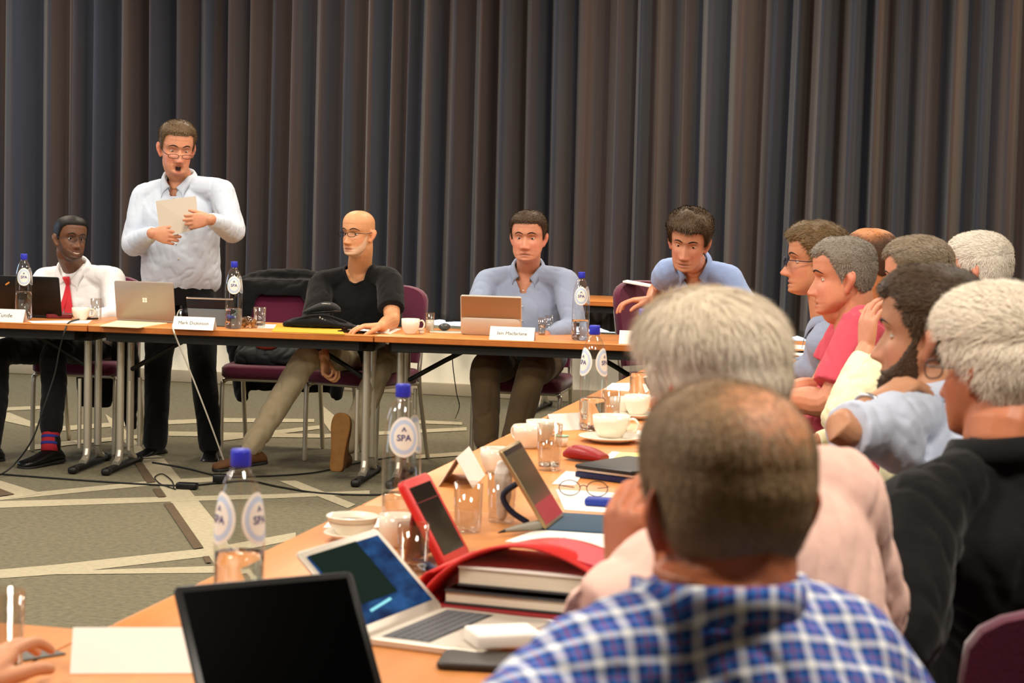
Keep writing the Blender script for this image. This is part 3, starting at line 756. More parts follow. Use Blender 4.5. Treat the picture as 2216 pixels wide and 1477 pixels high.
        if shirt.get('collar'):
            x, f = frame(1); nd = nrm(HL([0,-.022,-.02])-nb)
            k = shirt.get('cs', 1.)
            cgeo = collar_geo(nb+nd*shirt.get('cup', .012)+f*shirt.get('cf', .004), nrm(nd+axn), f, neckr*1.12*k+.004, h=.040*k, drop=.034*k, gap=shirt.get('gap', .16), fl=shirt.get('flare', 1))
            cm = shirt.get('cmat', shirt['mat']); c_ = ob('collar', cgeo, cm, root); q = c_.modifiers.new('t', 'SOLIDIFY'); q.thickness = .0022; q.offset = 0
        if shirt.get('crew'):
            x, f = frame(1); nd = nrm(HL([0,-.022,-.02])-nb); r = neckr*1.25
            sv = vco(sm_)-nb; pts = []
            for a in np.linspace(0, 2*PI, 33):
                tx, tf = math.sin(a)*neckr*1.30, .008-math.cos(a)*neckr*1.33; dd = (sv@x-tx)**2+(sv@f-tf)**2+(sv@axn < -.2)*9; k_ = dd.argmin(); pts.append(nb+x*tx+f*tf+axn*(sv[k_]@axn+.001))
            ob('neckband', tube(pts, .0055, 8, 2, False), shirt['mat'], root)
        if shirt.get('placket'):
            x, f = frame(.5); g = G(); ms = shirt.get('btn', m_eyew)
            for t in (.30,.44,.58,.72,.86):
                x, f = frame(t); dd = (.120*torso_w+gr+belly*.3)*1.0
                o_ = pel+ax*t+f*(dd+.004)
                # drop onto the shirt surface
                bv = vco(sm_); rel = bv-(pel+ax*t); lat = np.abs(rel@x); al = np.abs(rel@axn); okm = (lat < .02) & (al < .02) & (rel@f > 0) & (rel@f < .15+belly)
                if okm.any(): o_ = pel+ax*t+f*((rel@f)[okm].max()-.001)
                g.add(ball(o_, .0045, 10, 6))
            ob('button', g, ms, root)
    if tie:
        x, f = frame(.9); tm = tie['mat']; bv = vco(sm_)
        def onshirt(t, lat, off=.004):
            q = pel+ax*t+x*lat; rel = bv-q; okm = (np.abs(rel@x) < .012) & (np.abs(rel@axn) < .012) & (rel@f > 0) & (rel@f < .14+belly*.7)
            return q+f*(((rel@f)[okm].max() if okm.any() else .12)+off)
        k0 = onshirt(.955, 0, .012)
        g = G(); g.add(loft([(k0+axn*.024, x*.022, f*.010), (k0, x*.017, f*.013), (k0-axn*.022, x*.012, f*.008)], 14, 2.5, 3)); ob('tie_knot', g, tm, root)
        for nm, ds in (('tie_blade', tie['front']), ('tie_blade', tie['back'])):
            secs = [(onshirt(t, lt, of), x*w, f*.0016) for t, lt, w, of in ds]; ob(nm, loft(secs, 12, 3.5, 4), tm, root)
    # trousers, socks, shoes
    if legs:
        tp = trousers or {}; k = tp.get('k', 1.); parts = []
        x, f = frame(0); gl = []
        for i, lg in enumerate(legs):
            s = -1 if i == 0 else 1
            hip = np.asarray(lg.get('hip', pel+x*s*.095-V3(0,0,.02)), float); kn = np.asarray(lg['kn'], float); an = np.asarray(lg['an'], float)
            hem = an+nrm(kn-an)*lg.get('hem', .02)
            parts.append(tube([hip, hip*.5+kn*.5, kn+nrm(kn-hip)*.012, kn*.5+hem*.5, hem], [.095*k, .086*k, .072*k, .066*k, .058*k*tp.get('hemk', 1)], 18, 6))
            gl.append((kn, an, lg))
        parts.append(loft([(pel-axn*.10, x*.13, f*.105), (pel-axn*.04, x*.172, f*.125), (pel+axn*.05, x*.172*torso_w, f*(.122+belly*.3)), (pel+axn*.11, x*.165*torso_w, f*(.118+belly*.45))], 24, 2.4, 3))
        tm_ = fuse(parts, .008, 4); wrinkle(tm_, tp.get('wr', .007), 9, (1,1,1), seed=4); tm_.materials.append(tp['mat']); ob('trousers', tm_, None, root)
        if tp.get('belt'):
            secs = [(pel+axn*z_, x*(.168*torso_w+.006), f*(.122+belly*.45+.006)) for z_ in (.072, .108)]
            ob('belt', loft(secs, 28, 2.4, 1), tp['belt'], root)
        for kn, an, lg in gl:
            if 'foot' in lg:
                up_, so_ = shoe_geo(an, lg['foot'], up=lg.get('up', (0,0,1))); sm2 = lg.get('shoe', shoes); s_ = ob('shoe', up_, sm2, root)
                ob('sole', so_, lg.get('solem', m_rub), s_)
                if socks: 
                    d_ = nrm(kn-an); sk_ = ob('sock', tube([an-d_*.02, an+d_*.10], [.044, .047], 16, 4, False), socks[0], root)
                    for t_ in (.012, .046, .080): ob('stripe', tube([an+d_*t_, an+d_*(t_+.014)], [.0462, .0472], 16, 2, False), socks[1], sk_)
    return root
HM = {}
def hair_m(c):
    if c not in HM: HM[c] = hair_mat('hair'+c, c)
    return HM[c]
# ---------------------------------------------------------------- the people in the photo
m_wshirt = cloth_mat('white cotton', '#f3f1ef'); m_lblue = cloth_mat('pale blue cotton', '#c8d2e0'); m_black = cloth_mat('black cotton', '#0e0e0f', .9, bump=(40,.3,.004))
m_bgrey = cloth_mat('blue-grey cotton', '#8f9bb3'); m_sky = cloth_mat('light blue cotton', '#8fa5d0'); m_red = cloth_mat('coral red cotton', '#c44b5c'); m_cream = cloth_mat('cream cotton', '#e6dbb4')
m_pink = cloth_mat('pale pink cotton', '#e8bfb0'); m_pink2 = cloth_mat('pink cotton', '#dd93a6'); m_pblue = cloth_mat('powder blue cotton', '#c3ccdf'); m_dkt = cloth_mat('black wool trousers', '#0f0e0f', .9); m_khaki = cloth_mat('khaki trousers', '#a39478', .9)
m_olive = cloth_mat('brown olive trousers', '#5c4a33', .9); m_tie = mat('red silk', '#cf1f2a', .45, sheen=.3, bump=(300,.2,.001)); m_lea = mat('black leather', '#0c0b0a', .3, spec=.5); m_tan = mat('brown suede', '#5b3a1c', .8); m_tansole = mat('tan crepe sole', '#7d5526', .8, var=(30,.1))
m_dark = cloth_mat('dark trousers', '#1b1a1c', .9)
def plaid():
    m = mat('blue plaid cotton', '#3a58a8', .85, spec=.2, sheen=.1); nt = m.node_tree; N, L = nt.nodes, nt.links; b = N['Principled BSDF']
    a = N.new('ShaderNodeAttribute'); a.attribute_name = 'UVp'; sp = N.new('ShaderNodeSeparateXYZ'); L.new(a.outputs['Vector'], sp.inputs[0])
    def math_(op, x, y=None):
        n = N.new('ShaderNodeMath'); n.operation = op
        for i, q in enumerate((x, y)):
            if q is None: continue
            if isinstance(q, (int, float)): n.inputs[i].default_value = q
            else: L.new(q, n.inputs[i])
        return n.outputs[0]
    def bands(co):
        u = math_('FRACT', co)
        def band(c, w):
            d = math_('ABSOLUTE', math_('SUBTRACT', u, c)); r = N.new('ShaderNodeMapRange'); r.inputs['From Min'].default_value = w*1.25; r.inputs['From Max'].default_value = w*.75
            L.new(d, r.inputs['Value']); return r.outputs[0]
        return band(.5, .13), band(.25, .085), band(.75, .085), band(.0, .045), band(1., .045)
    def mix(f, A, B, typ='MIX'):
        n = N.new('ShaderNodeMix'); n.data_type = 'RGBA'; n.blend_type = typ
        if isinstance(f, (int, float)): n.inputs[0].default_value = f
        else: L.new(f, n.inputs[0])
        for k, q in (('A', A), ('B', B)):
            if isinstance(q, tuple): n.inputs[k].default_value = (*q, 1)
            else: L.new(q, n.inputs[k])
        return n.outputs['Result']
    cols = []
    for ax in 'XY':
        w0, n1, n2, r1, r2 = bands(sp.outputs[ax]); c = hexc('#3c80d8')
        c = mix(w0, c, hexc('#ffffff')); c = mix(n1, c, hexc('#1a3a8c')); c = mix(n2, c, hexc('#1a3a8c')); c = mix(math_('MAXIMUM', r1, r2), c, hexc('#a23a58')); cols.append(c)
    L.new(mix(.5, cols[0], cols[1]), b.inputs['Base Color']); return m
m_plaid = plaid()
def at(p, dx=0, dy=0, dz=0): return np.asarray(p)+V3(dx, dy, dz)
SHORT = dict(flow=lambda p, n: np.array([0, .25, -.6]) if p[2] < .05 else np.array([0, .7, .1]))
def hr(**k): d = dict(SHORT); d.update(k); return d
CAMR = np.array([math.cos(YAW), math.sin(YAW), 0])   # viewer's right
CAMF = np.array([-math.sin(YAW), math.cos(YAW), 0])  # away from the viewer
UP = V3(0,0,1)
# 1 -- seated, white shirt, red tie
hc = W(153,518,10.28)
person('seated person in white shirt and red tie, smiling behind the black laptop', hc, 24, 6, 6, .97, dict(smile=1, nose=1.15, teeth=1, fold=1.4, w=1.03), '#6a4630', '#6e4338', '#70482f', '#1a0d07',
  [hr(front=.070, temple=.004, ts=.005, tt=.009, tb=.006, strands=2500, len=.005, lift=.6, nape=-.055)], '#17120e',
  sh=(W(98,606,10.42), W(243,604,10.38)), nb=W(160,584,10.39), pel=V3(-4.86,10.55,.585), tfd=8, belly=.10, torso_w=1.0,
  arms=[dict(el=W(78,672,10.2), wr=W(100,690,9.95), hand=dict(d=CAMR*.9-CAMF*.3, n=V3(0,0,-1), s=-1)), dict(el=W(252,680,10.25), wr=W(185,692,10.02), hand=dict(d=-CAMR, n=V3(0,0,-1), s=1))],
  legs=[dict(kn=W(2,768,9.98), an=W(-22,965,9.8), foot=V3(-.3,-1,0)), dict(kn=W(122,765,10.0), an=W(108,968,9.84), foot=V3(-.35,-1,-.05), hem=.10)],
  shirt=dict(mat=m_wshirt, collar=1, blouse=.4, seed=2, gap=.05, cs=1.05), trousers=dict(mat=m_dkt), shoes=m_lea, socks=(mat('red sock', '#a01f2a', .9), mat('blue sock stripe', '#28307e', .9)), stubble=('#1b1713', .55),
  tie=dict(mat=m_tie, front=[(.93,0,.010,.010),(.80,.004,.017,.008),(.62,.010,.026,.008),(.45,.018,.034,.008),(.33,.024,.036,.010)], back=[(.90,-.004,.008,.006),(.75,-.016,.013,.006),(.60,-.040,.017,.006),(.52,-.066,.018,.007)]),
  glasses=dict(col='#20222a', y=.101, t=.0012))
# 2 -- standing, reading
hc = W(383,322,10.18)
person('standing person in pale blue shirt reading aloud from a held sheet of paper', hc, 10, -10, 2, 1.07, dict(mouth=1.45, nose=1.0, fold=1.3, w=.97, open=.75, lookz=-.45, chin=1), '#cc8d6d', '#a5584a', '#c8705a', '#3a2c22',
  [hr(front=.074, temple=.010, ts=.007, tt=.016, tb=.009, strands=4500, len=.014, lift=.5, colvar=.25)], '#6b563c',
  sh=(W(312,426,10.30), W(480,416,10.26)), nb=W(390,391,10.28), pel=at(W(392,612,10.36)), tfd=6, belly=.05, torso_w=.90,
  arms=[dict(el=W(288,528,10.22), wr=W(330,504,9.86), hand=dict(d=CAMR*.9-UP*.18-CAMF*.10, n=CAMF*1+CAMR*.1, s=1, curl=(30,55,40), spread=2, thumb=(.45,.3), sc=.92), cuff=.010), dict(el=W(505,500,10.22), wr=W(455,474,9.86), hand=dict(d=-CAMR*.9-UP*.12-CAMF*.10, n=CAMF-CAMR*.1, s=-1, curl=(30,55,40), spread=2, thumb=(.45,.3), sc=.92), cuff=.010)],
  legs=[dict(hip=W(358,610,10.38), kn=W(342,800,10.36), an=W(335,962,10.42), foot=V3(-.25,-1,0)), dict(hip=W(428,610,10.38), kn=W(440,800,10.36), an=W(456,966,10.44), foot=V3(.35,-1,0))],
  shirt=dict(mat=m_lblue, collar=1, blouse=.35, seed=5, grow=.015, gap=.26, open=.062, placket=1, cs=1.05), trousers=dict(mat=m_dkt, k=1.0, hemk=1.12, belt=m_lea), shoes=m_lea, wr_amp=.006,
  glasses=dict(col='#33231a', y=.108, z=-.018, h=.010, half=0, rise=.02, t=.0014))
# 3 -- bald, black t-shirt
hc = W(775,506,10.34)
person('bald person in black crew-neck shirt and glasses sitting behind the black bag', hc, -36, 0, 0, .98, dict(nose=1.1, fold=1.1, w=.95, jaw=1.04), '#cf9468', '#b06a56', '#cf8460', '#3b4a55', [], '#8d7a68',
  sh=(W(696,614,10.44), W(844,606,10.42)), nb=W(780,584,10.46), pel=V3(-3.30,10.62,.585), tfd=-8, belly=.03,
  arms=[dict(el=W(680,706,10.22), wr=W(702,772,10.0), sleeve='short', slen=.95, hand=dict(d=V3(.12,-.12,-1), n=CAMR-CAMF*.3, s=-1, curl=(55,70,45), spread=2)),
        dict(el=W(848,694,10.25), wr=at(onz(826,706,.775)), sleeve='short', slen=.72, hand=dict(d=-CAMR-CAMF*.25, n=V3(0,0,-1), s=1, curl=(22,25,18)))],
  legs=[dict(kn=W(668,775,10.02), an=W(540,972,9.95), foot=V3(-.75,-.8,-.1), shoe=m_tan), dict(kn=W(828,782,10.2), an=W(741,985,10.02), foot=V3(.02,.22,1), up=V3(0,1,-.22), shoe=m_tan, solem=m_tansole, hem=.06)],
  shirt=dict(mat=m_black, sleeve='short', crew=1, seed=8), neckr=.061, trousers=dict(mat=m_khaki, k=.98, wr=.010), shoes=m_tan, stubble=('#d9c4ac', .5),
  glasses=dict(col='#15110f', y=.103, h=.0125, t=.0016, z=.0), brow_col='#7a6048')
# 4 -- blue-grey shirt
hc = W(1143,514,10.38)
person('seated person in blue-grey open-collar shirt behind the copper tablet', hc, -10, -2, 0, 1.03, dict(nose=1.0, fold=1.0, w=1.03, jaw=1.08, fat=.04, smile=-.35, open=.8), '#c98a6c', '#a5604f', '#c46e5a', '#3d4a55',
  [hr(front=.070, temple=.004, ts=.007, tt=.014, tb=.008, strands=4500, len=.016, lift=.35)], '#4a3828',
  sh=(W(1056,610,10.5), W(1224,610,10.48)), nb=W(1143,583,10.5), pel=V3(-2.48,10.68,.585), tfd=-4, belly=.09, torso_w=1.03,
  arms=[dict(el=W(1025,692,10.35), wr=W(1062,722,10.1), hand=dict(d=CAMR-CAMF*.4, n=V3(0,0,-1), s=-1)), dict(el=W(1240,705,10.38), wr=W(1180,728,10.22), hand=dict(d=-CAMR, n=V3(0,0,-1), s=1))],
  legs=[dict(kn=W(1052,800,10.08), an=W(1052,960,10.16), foot=V3(-.1,-1,0)), dict(kn=W(1152,806,10.06), an=W(1108,962,10.14), foot=V3(.05,-1,0))],
  shirt=dict(mat=m_bgrey, collar=1, seed=11, placket=1, gap=.38, open=.078, grow=.014), trousers=dict(mat=m_olive, k=1.08), shoes=m_lea)
# 5 -- leaning
hc = W(1490,524,9.95)
person('person in light blue shirt leaning sideways over a burgundy chair back', hc, -8, -16, 6, 1.10, dict(nose=1.05, fold=1.2, w=.98, jaw=1.02, open=.7), '#c98a6a', '#a5604f', '#c46e58', '#33281f',
  [hr(front=.066, temple=.0, ts=.013, tt=.030, tb=.014, strands=6000, len=.026, lift=.32, width=.0009, mess=.2, lump=.3)], '#4d3a26',
  sh=(W(1446,588,10.18), W(1578,602,10.2)), nb=W(1502,572,10.18), pel=V3(-1.52,10.70,.60), tfd=-14, belly=.05,
  arms=[dict(el=W(1424,622,10.5), wr=W(1408,648,10.34), sleeve='short', slen=.42, k=.95, hand=dict(d=-CAMR-UP*.05, n=V3(0,0,-1), s=1, curl=(20,30,20))), dict(el=W(1612,668,10.2), wr=W(1560,720,10.0), hand=dict(d=-CAMR, n=V3(0,0,-1), s=1))],
  legs=[dict(kn=V3(-1.25,10.12,.53), an=V3(-1.25,10.2,.10), foot=V3(0,-1,0)), dict(kn=V3(-1.02,10.22,.53), an=V3(-1.0,10.3,.10), foot=V3(.2,-1,0))],
  shirt=dict(mat=m_sky, collar=1, seed=14, gap=.42, open=.085, grow=.014), trousers=dict(mat=m_dark), shoes=m_lea)
def seated(x, y, dx=-.30): # knees under the right-hand tables
    return [dict(kn=V3(x+dx-.12, y-.12, .53), an=V3(x+dx-.10, y-.12, .10), foot=V3(-1,-.1,0)), dict(kn=V3(x+dx-.12, y+.12, .53), an=V3(x+dx-.10, y+.12, .10), foot=V3(-1,.1,0))]
# 6 -- profile with glasses, far along the right-hand row
hc = W(1764,566,8.15)
person('person with glasses and blue shirt in profile, half hidden behind the red shirt', hc, -84, 0, 0, 1.10, dict(nose=1.15, jaw=.98), '#c08460', '#a35c4a', '#c0705a', '#333333',
  [hr(front=.066, temple=.006, ts=.012, tt=.022, tb=.014, strands=4500, len=.02, lift=.4)], '#6b5433',
  sh=(at(hc,.06,-.19,-.30), at(hc,.06,.19,-.30)), nb=at(hc,.055,0,-.24), pel=at(hc,.16,.0,-.66), tfd=-80,
  arms=[dict(el=W(1790,792,8.0), wr=W(1712,806,8.15), hand=dict(d=V3(-1,.3,.05), n=V3(0,0,-1), s=1)), dict(el=W(1770,790,8.35), wr=W(1712,792,8.3), hand=dict(d=V3(-1,-.3,.1), n=V3(0,0,-1), s=-1))],
  legs=seated(hc[0]+.16, 8.15), shirt=dict(mat=m_bgrey, collar=1, seed=17), trousers=dict(mat=m_dark), shoes=m_lea, glasses=dict(col='#1d2440', y=.106, t=.0016))
# 7 -- coral red shirt
hc = W(1824,602,7.4)
person('grey-haired person in coral red short-sleeved shirt with forearm on the table', hc, -86, -4, 0, 1.09, dict(nose=.95, fat=.10, dchin=1.0, jaw=1.08), '#c58566', '#a85a4a', '#c87560', '#333333',
  [hr(front=.066, temple=.012, ts=.007, tt=.013, tb=.010, strands=5500, len=.009, lift=.5, nape=-.066)], '#7d7468',
  sh=(W(1872,702,7.2), W(1856,690,7.58)), nb=at(hc,.05,0,-.225), pel=at(hc,.17,0,-.63), tfd=-86, belly=.22, torso_w=1.12, neckr=.064,
  arms=[dict(el=W(1798,866,7.08), wr=W(1690,866,7.2), sleeve='short', slen=.86, k=1.22, hand=dict(d=V3(-1,.4,0), n=V3(0,0,-1), s=1)), dict(el=W(1776,838,7.55), wr=W(1690,850,7.45), sleeve='short', slen=.7, k=1.15, hand=dict(d=V3(-1,-.2,0), n=V3(0,0,-1), s=-1))],
  legs=seated(hc[0]+.17, 7.4), shirt=dict(mat=m_red, sleeve='short', collar=1, seed=21, grow=.016), trousers=dict(mat=m_dark, k=1.1), shoes=m_lea, wr_amp=.008)
# 8 -- bald crown, pink shirt, second row
hc = W(1884,568,9.0)
person('person with shiny bald crown and pink collar behind the red shirt', hc, -100, 0, 0, 1.13, dict(), '#b5703f', '#a35c4a', '#b5623f', '#333333',
  [hr(front=.05, ts=.007, tt=.007, tb=.008, strands=3500, len=.010, crown=((0,.0,.12),.05,.10,'#b07040',1.))], '#4f3420',
  sh=(at(hc,.05,-.19,-.29), at(hc,.05,.19,-.29)), nb=at(hc,.05,0,-.235), pel=at(hc,.14,0,-.66), tfd=-95,
  arms=[dict(el=at(hc,-.05,-.24,-.55), wr=at(hc,-.26,-.12,-.57), hand=dict(d=V3(-1,.2,0), n=V3(0,0,-1), s=1)), dict(el=at(hc,-.05,.24,-.55), wr=at(hc,-.26,.12,-.57), hand=dict(d=V3(-1,-.2,0), n=V3(0,0,-1), s=-1))],
  legs=seated(hc[0]+.14, 9.0), shirt=dict(mat=m_pink2, collar=1, seed=23), trousers=dict(mat=m_dark), shoes=m_lea, vox=.004)
# 9 -- cream shirt, hand at the face
hc = W(1985,606,6.5)
person('grey-haired person in cream shirt resting one hand against the cheek', hc, -105, -4, 0, 1.02, dict(), '#c5876a', '#a35c4a', '#c0705a', '#333333',
  [hr(front=.06, temple=.01, ts=.008, tt=.012, tb=.012, strands=5000, len=.014, lift=.4)], '#7b6c58',
  sh=(W(1955,768,6.25), W(2010,756,6.66)), nb=at(hc,.04,-.03,-.225), pel=at(hc,.15,0,-.64), tfd=-98, belly=.08,
  arms=[dict(el=W(1826,915,6.12), wr=W(1874,758,6.36), k=1.12, cuff=.03, hand=dict(d=V3(.02,.16,1), n=V3(.6,.5,-.1), s=1, curl=(25,30,25))), dict(el=at(hc,-.1,.22,-.5), wr=at(hc,-.3,.1,-.52), hand=dict(d=V3(-1,-.2,0), n=V3(0,0,-1), s=-1))],
  legs=seated(hc[0]+.15, 6.5), shirt=dict(mat=m_cream, collar=1, seed=27, grow=.02), trousers=dict(mat=m_dark), shoes=m_lea, wr_amp=.010, vox=.0038)
# 10 -- white hair, second row
hc = W(2118,590,8.0)
person('white-haired person farthest right in front of the curtain', hc, -110, -6, 0, 1.14, dict(), '#d59a7c', '#a35c4a', '#c0705a', '#333333',
  [hr(front=.06, temple=.012, ts=.010, tt=.014, tb=.014, strands=5000, len=.016, lift=.35, colvar=.1)], '#d8cfc0',
  sh=(at(hc,.05,-.19,-.28), at(hc,.05,.19,-.28)), nb=at(hc,.05,0,-.23), pel=at(hc,.14,0,-.65), tfd=-100,
  arms=[dict(el=at(hc,-.05,-.24,-.53), wr=at(hc,-.26,-.12,-.56), hand=dict(d=V3(-1,.2,0), n=V3(0,0,-1), s=1)), dict(el=at(hc,-.05,.24,-.53), wr=at(hc,-.26,.12,-.56), hand=dict(d=V3(-1,-.2,0), n=V3(0,0,-1), s=-1))],
  legs=seated(hc[0]+.14, 8.0), shirt=dict(mat=m_pblue, collar=1, seed=29), trousers=dict(mat=m_dark), shoes=m_lea, vox=.004)
# 12 -- bearded, pale blue shirt
hc = W(2012,728,4.35)
p12 = person('dark-haired bearded person in pale blue shirt turned towards the far tables', hc, -102, -3, 3, 1.05, dict(nose=1.0), '#c08a68', '#9c5546', '#c07a62', '#333333',
  [hr(front=.066, temple=.012, ts=.008, tt=.018, tb=.013, strands=9000, len=.016, lift=.35, side=-.020, nape=-.066),
   hr(beard=1, ts=.006, tt=.006, tb=.006, strands=4500, len=.007, lift=.5, fade=.02, col='#4a3626')], '#4a3826',
  sh=(W(1928,930,4.15), W(2070,895,4.5)), nb=W(2040,862,4.34), pel=at(hc,.26,.05,-.63), tfd=-108, belly=.10, torso_w=1.08, neckr=.064,
  arms=[dict(el=W(1816,930,4.02), wr=W(1893,874,4.18), sleeve='short', slen=.86, k=.78, hand=dict(d=CAMR*.8+CAMF*.4+UP*.45, n=V3(.6,.5,-.1), s=1, curl=(50,60,40))), dict(el=at(hc,-.02,.28,-.45), wr=at(hc,-.25,.15,-.52), hand=dict(d=V3(-1,-.2,0), n=V3(0,0,-1), s=-1))],
  legs=seated(hc[0]+.2, 4.4), shirt=dict(mat=m_pblue, collar=1, seed=31, grow=.018, cs=1.1), trousers=dict(mat=m_dark), shoes=m_lea, wr_amp=.009, vox=.0038)
e_, w_ = W(1816,930,4.02), W(1893,874,4.18); d_ = nrm(w_-e_); u_ = nrm(np.cross(d_, UP)); v_ = np.cross(u_, d_); c_ = w_-d_*.035
ob('wristwatch', tube([c_+(u_*math.cos(q)+v_*math.sin(q))*.0285 for q in np.linspace(0, 2*PI, 21)], .005, 8, 2, False), mat('steel watch', '#b9bcc4', .3, .8), p12)
# 13 -- white hair, black shirt
hc = W(2155,796,3.62)
person('white-haired person in black collared shirt at the right edge, seen from behind', hc, -128, -4, 0, 1.02, dict(), '#b8714e', '#9c5546', '#b8603f', '#333333',
  [hr(front=.062, temple=.0, ts=.014, tt=.018, tb=.018, lumpscale=9, strands=14000, len=.032, lift=.22, width=.0009, colvar=.09, nape=-.056, side=.014, lump=.12, mess=.2)], '#e4d8c4',
  sh=(W(1985,1120,3.42), W(2290,1075,3.75)), nb=W(2180,968,3.58), pel=V3(.10,3.72,.585), tfd=-130, belly=.12, torso_w=1.1, neckr=.068,
  arms=[dict(el=W(1935,1385,3.25), wr=V3(-.45,3.2,.80), k=1.12, hand=dict(d=V3(-1,.2,0), n=V3(0,0,-1), s=1)), dict(el=V3(.12,4.0,.75), wr=V3(-.2,3.95,.72), hand=dict(d=V3(-1,-.2,0), n=V3(0,0,-1), s=-1))],
  legs=seated(.08, 3.75), shirt=dict(mat=m_black, collar=1, seed=33, grow=.022, cs=1.05, cup=-.004), trousers=dict(mat=m_dark), shoes=m_lea, wr_amp=.010, vox=.004,
  glasses=dict(col='#4a3b38', y=.104, t=.0014))
# 14 -- white hair, pale pink shirt
hc = W(1533,835,2.86)
person('white-haired person in pale pink shirt, hand at chin, behind the plaid shirt', hc, -134, -4, 0, .98, dict(), '#c07450', '#9c5546', '#c0603f', '#333333',
  [hr(front=.06, ts=.013, tt=.018, tb=.020, lumpscale=12, strands=26000, len=.045, lift=.05, width=.0007, colvar=.10, lump=.20, nape=-.066, side=.014, mess=.18, flow=lambda p, n: np.array([0, -.35, -.9]),
      extra=lambda X, Y, Z: .016*np.exp(-((np.abs(X)-.07)/.02)**2-((Y-.015)/.03)**2-((Z-.018)/.018)**2))], '#eadcc6',
  sh=(W(1520,1150,2.68), W(1800,1080,2.92)), nb=W(1600,1010,2.815), pel=V3(-.22,2.88,.585), tfd=-140, belly=.14, torso_w=1.05, neckr=.064,
  arms=[dict(el=W(1310,1340,2.56), wr=W(1352,1262,2.64), k=.88, hand=dict(d=V3(-.02,.12,1), n=V3(.5,.6,0), s=1, curl=(40,55,35))), dict(el=W(1860,1330,3.1), wr=V3(-.4,3.25,.80), k=1.1, hand=dict(d=V3(-1,.2,0), n=V3(0,0,-1), s=-1))],
  legs=seated(-.2, 2.9), shirt=dict(mat=m_pink, collar=1, seed=35, grow=.016, cup=-.006), trousers=dict(mat=m_dark), shoes=m_lea, wr_amp=.010, vox=.004)
# 15 -- plaid shirt
hc = W(1566,1098,2.12)
pp = person('person with thinning brown hair in blue plaid shirt, seen from behind', hc, -158, -2, 0, .98, dict(), '#bd6f48', '#9c5546', '#bd5f3f', '#333333',
  [hr(front=.06, ts=.009, tt=.010, tb=.010, strands=32000, len=.014, lift=.26, width=.00055, colvar=.2, nape=-.080, side=-.03, fade=.035, crown=((.016,-.066,.092),.020,.085,'#c4845c',1.), mess=.4, lump=.12,
      flow=lambda p, n: np.array([.1, -.4, -.8]))], '#a08362',
  sh=(W(1265,1495,1.99), W(1812,1440,2.15)), nb=W(1562,1285,2.08), pel=V3(-.20,2.20,.585), tfd=-165, belly=.10, torso_w=1.05, neckr=.066,
  arms=[dict(el=W(1080,1640,1.9), wr=V3(-.72,2.22,.82), hand=dict(d=V3(-.8,.6,0), n=V3(0,0,-1), s=1)), dict(el=V3(.02,2.45,.72), wr=V3(-.28,2.55,.80), hand=dict(d=V3(-1,.2,0), n=V3(0,0,-1), s=-1))],
  legs=seated(-.16, 2.2, -.36), shirt=dict(mat=m_plaid, collar=1, seed=37, grow=.020, cs=1.0, cup=-.012, flare=.35, vox=.006), trousers=dict(mat=m_dark), shoes=m_lea, wr_amp=.007, vox=.004)
for ch in pp.children:                    # cloth coordinates of the plaid: across the shoulders and down the back
    if ch.name.startswith(('shirt', 'collar')):
        c = vco(ch.data); n = vno(ch.data); d = nrm(W(1812,1440,2.15)-W(1265,1495,1.99)); bk = np.cross(d, UP)
        u = c@d; v = c[:,2]-(c@bk)*.75*(n[:,2] > -2)
        a = ch.data.attributes.new('UVp', 'FLOAT_VECTOR', 'POINT'); a.data.foreach_set('vector', np.c_[u/.034, v/.034, u*0].astype(np.float32).ravel())
# 16 -- the person at the near table whose hand shows at the lower left edge
w0 = onz(-62,1492,.768)
person('person at the near table, of whom only a hand shows at the lower left corner', V3(-1.72,2.28,1.21), 178, -5, 0, 1.0, dict(), '#c58a66', '#9c5546', '#c0705a', '#333333',
  [hr(front=.066, ts=.010, tt=.016, tb=.012, strands=2000)], '#6b5840',
  sh=(V3(-1.93,2.22,.985), V3(-1.53,2.24,.985)), nb=V3(-1.73,2.23,1.04), pel=V3(-1.73,2.12,.585), tfd=178,
  arms=[dict(el=V3(-2.02,2.46,.80), wr=V3(-1.92,2.70,.775), hand=dict(d=V3(.3,.9,0), n=V3(0,0,-1), s=1)), dict(el=V3(-1.56,2.48,.80), wr=w0, cuff=.05, hand=dict(d=V3(-.12,1,.34), n=V3(.3,.2,-1), s=-1, curl=(18,22,16), spread=7, sc=1.05))],
  legs=[dict(kn=V3(-1.85,2.5,.53), an=V3(-1.85,2.52,.10), foot=V3(0,1,0)), dict(kn=V3(-1.62,2.5,.53), an=V3(-1.62,2.52,.10), foot=V3(0,1,0))],
  shirt=dict(mat=m_bgrey, collar=1, seed=41), trousers=dict(mat=m_dark), shoes=m_lea, vox=.0032)
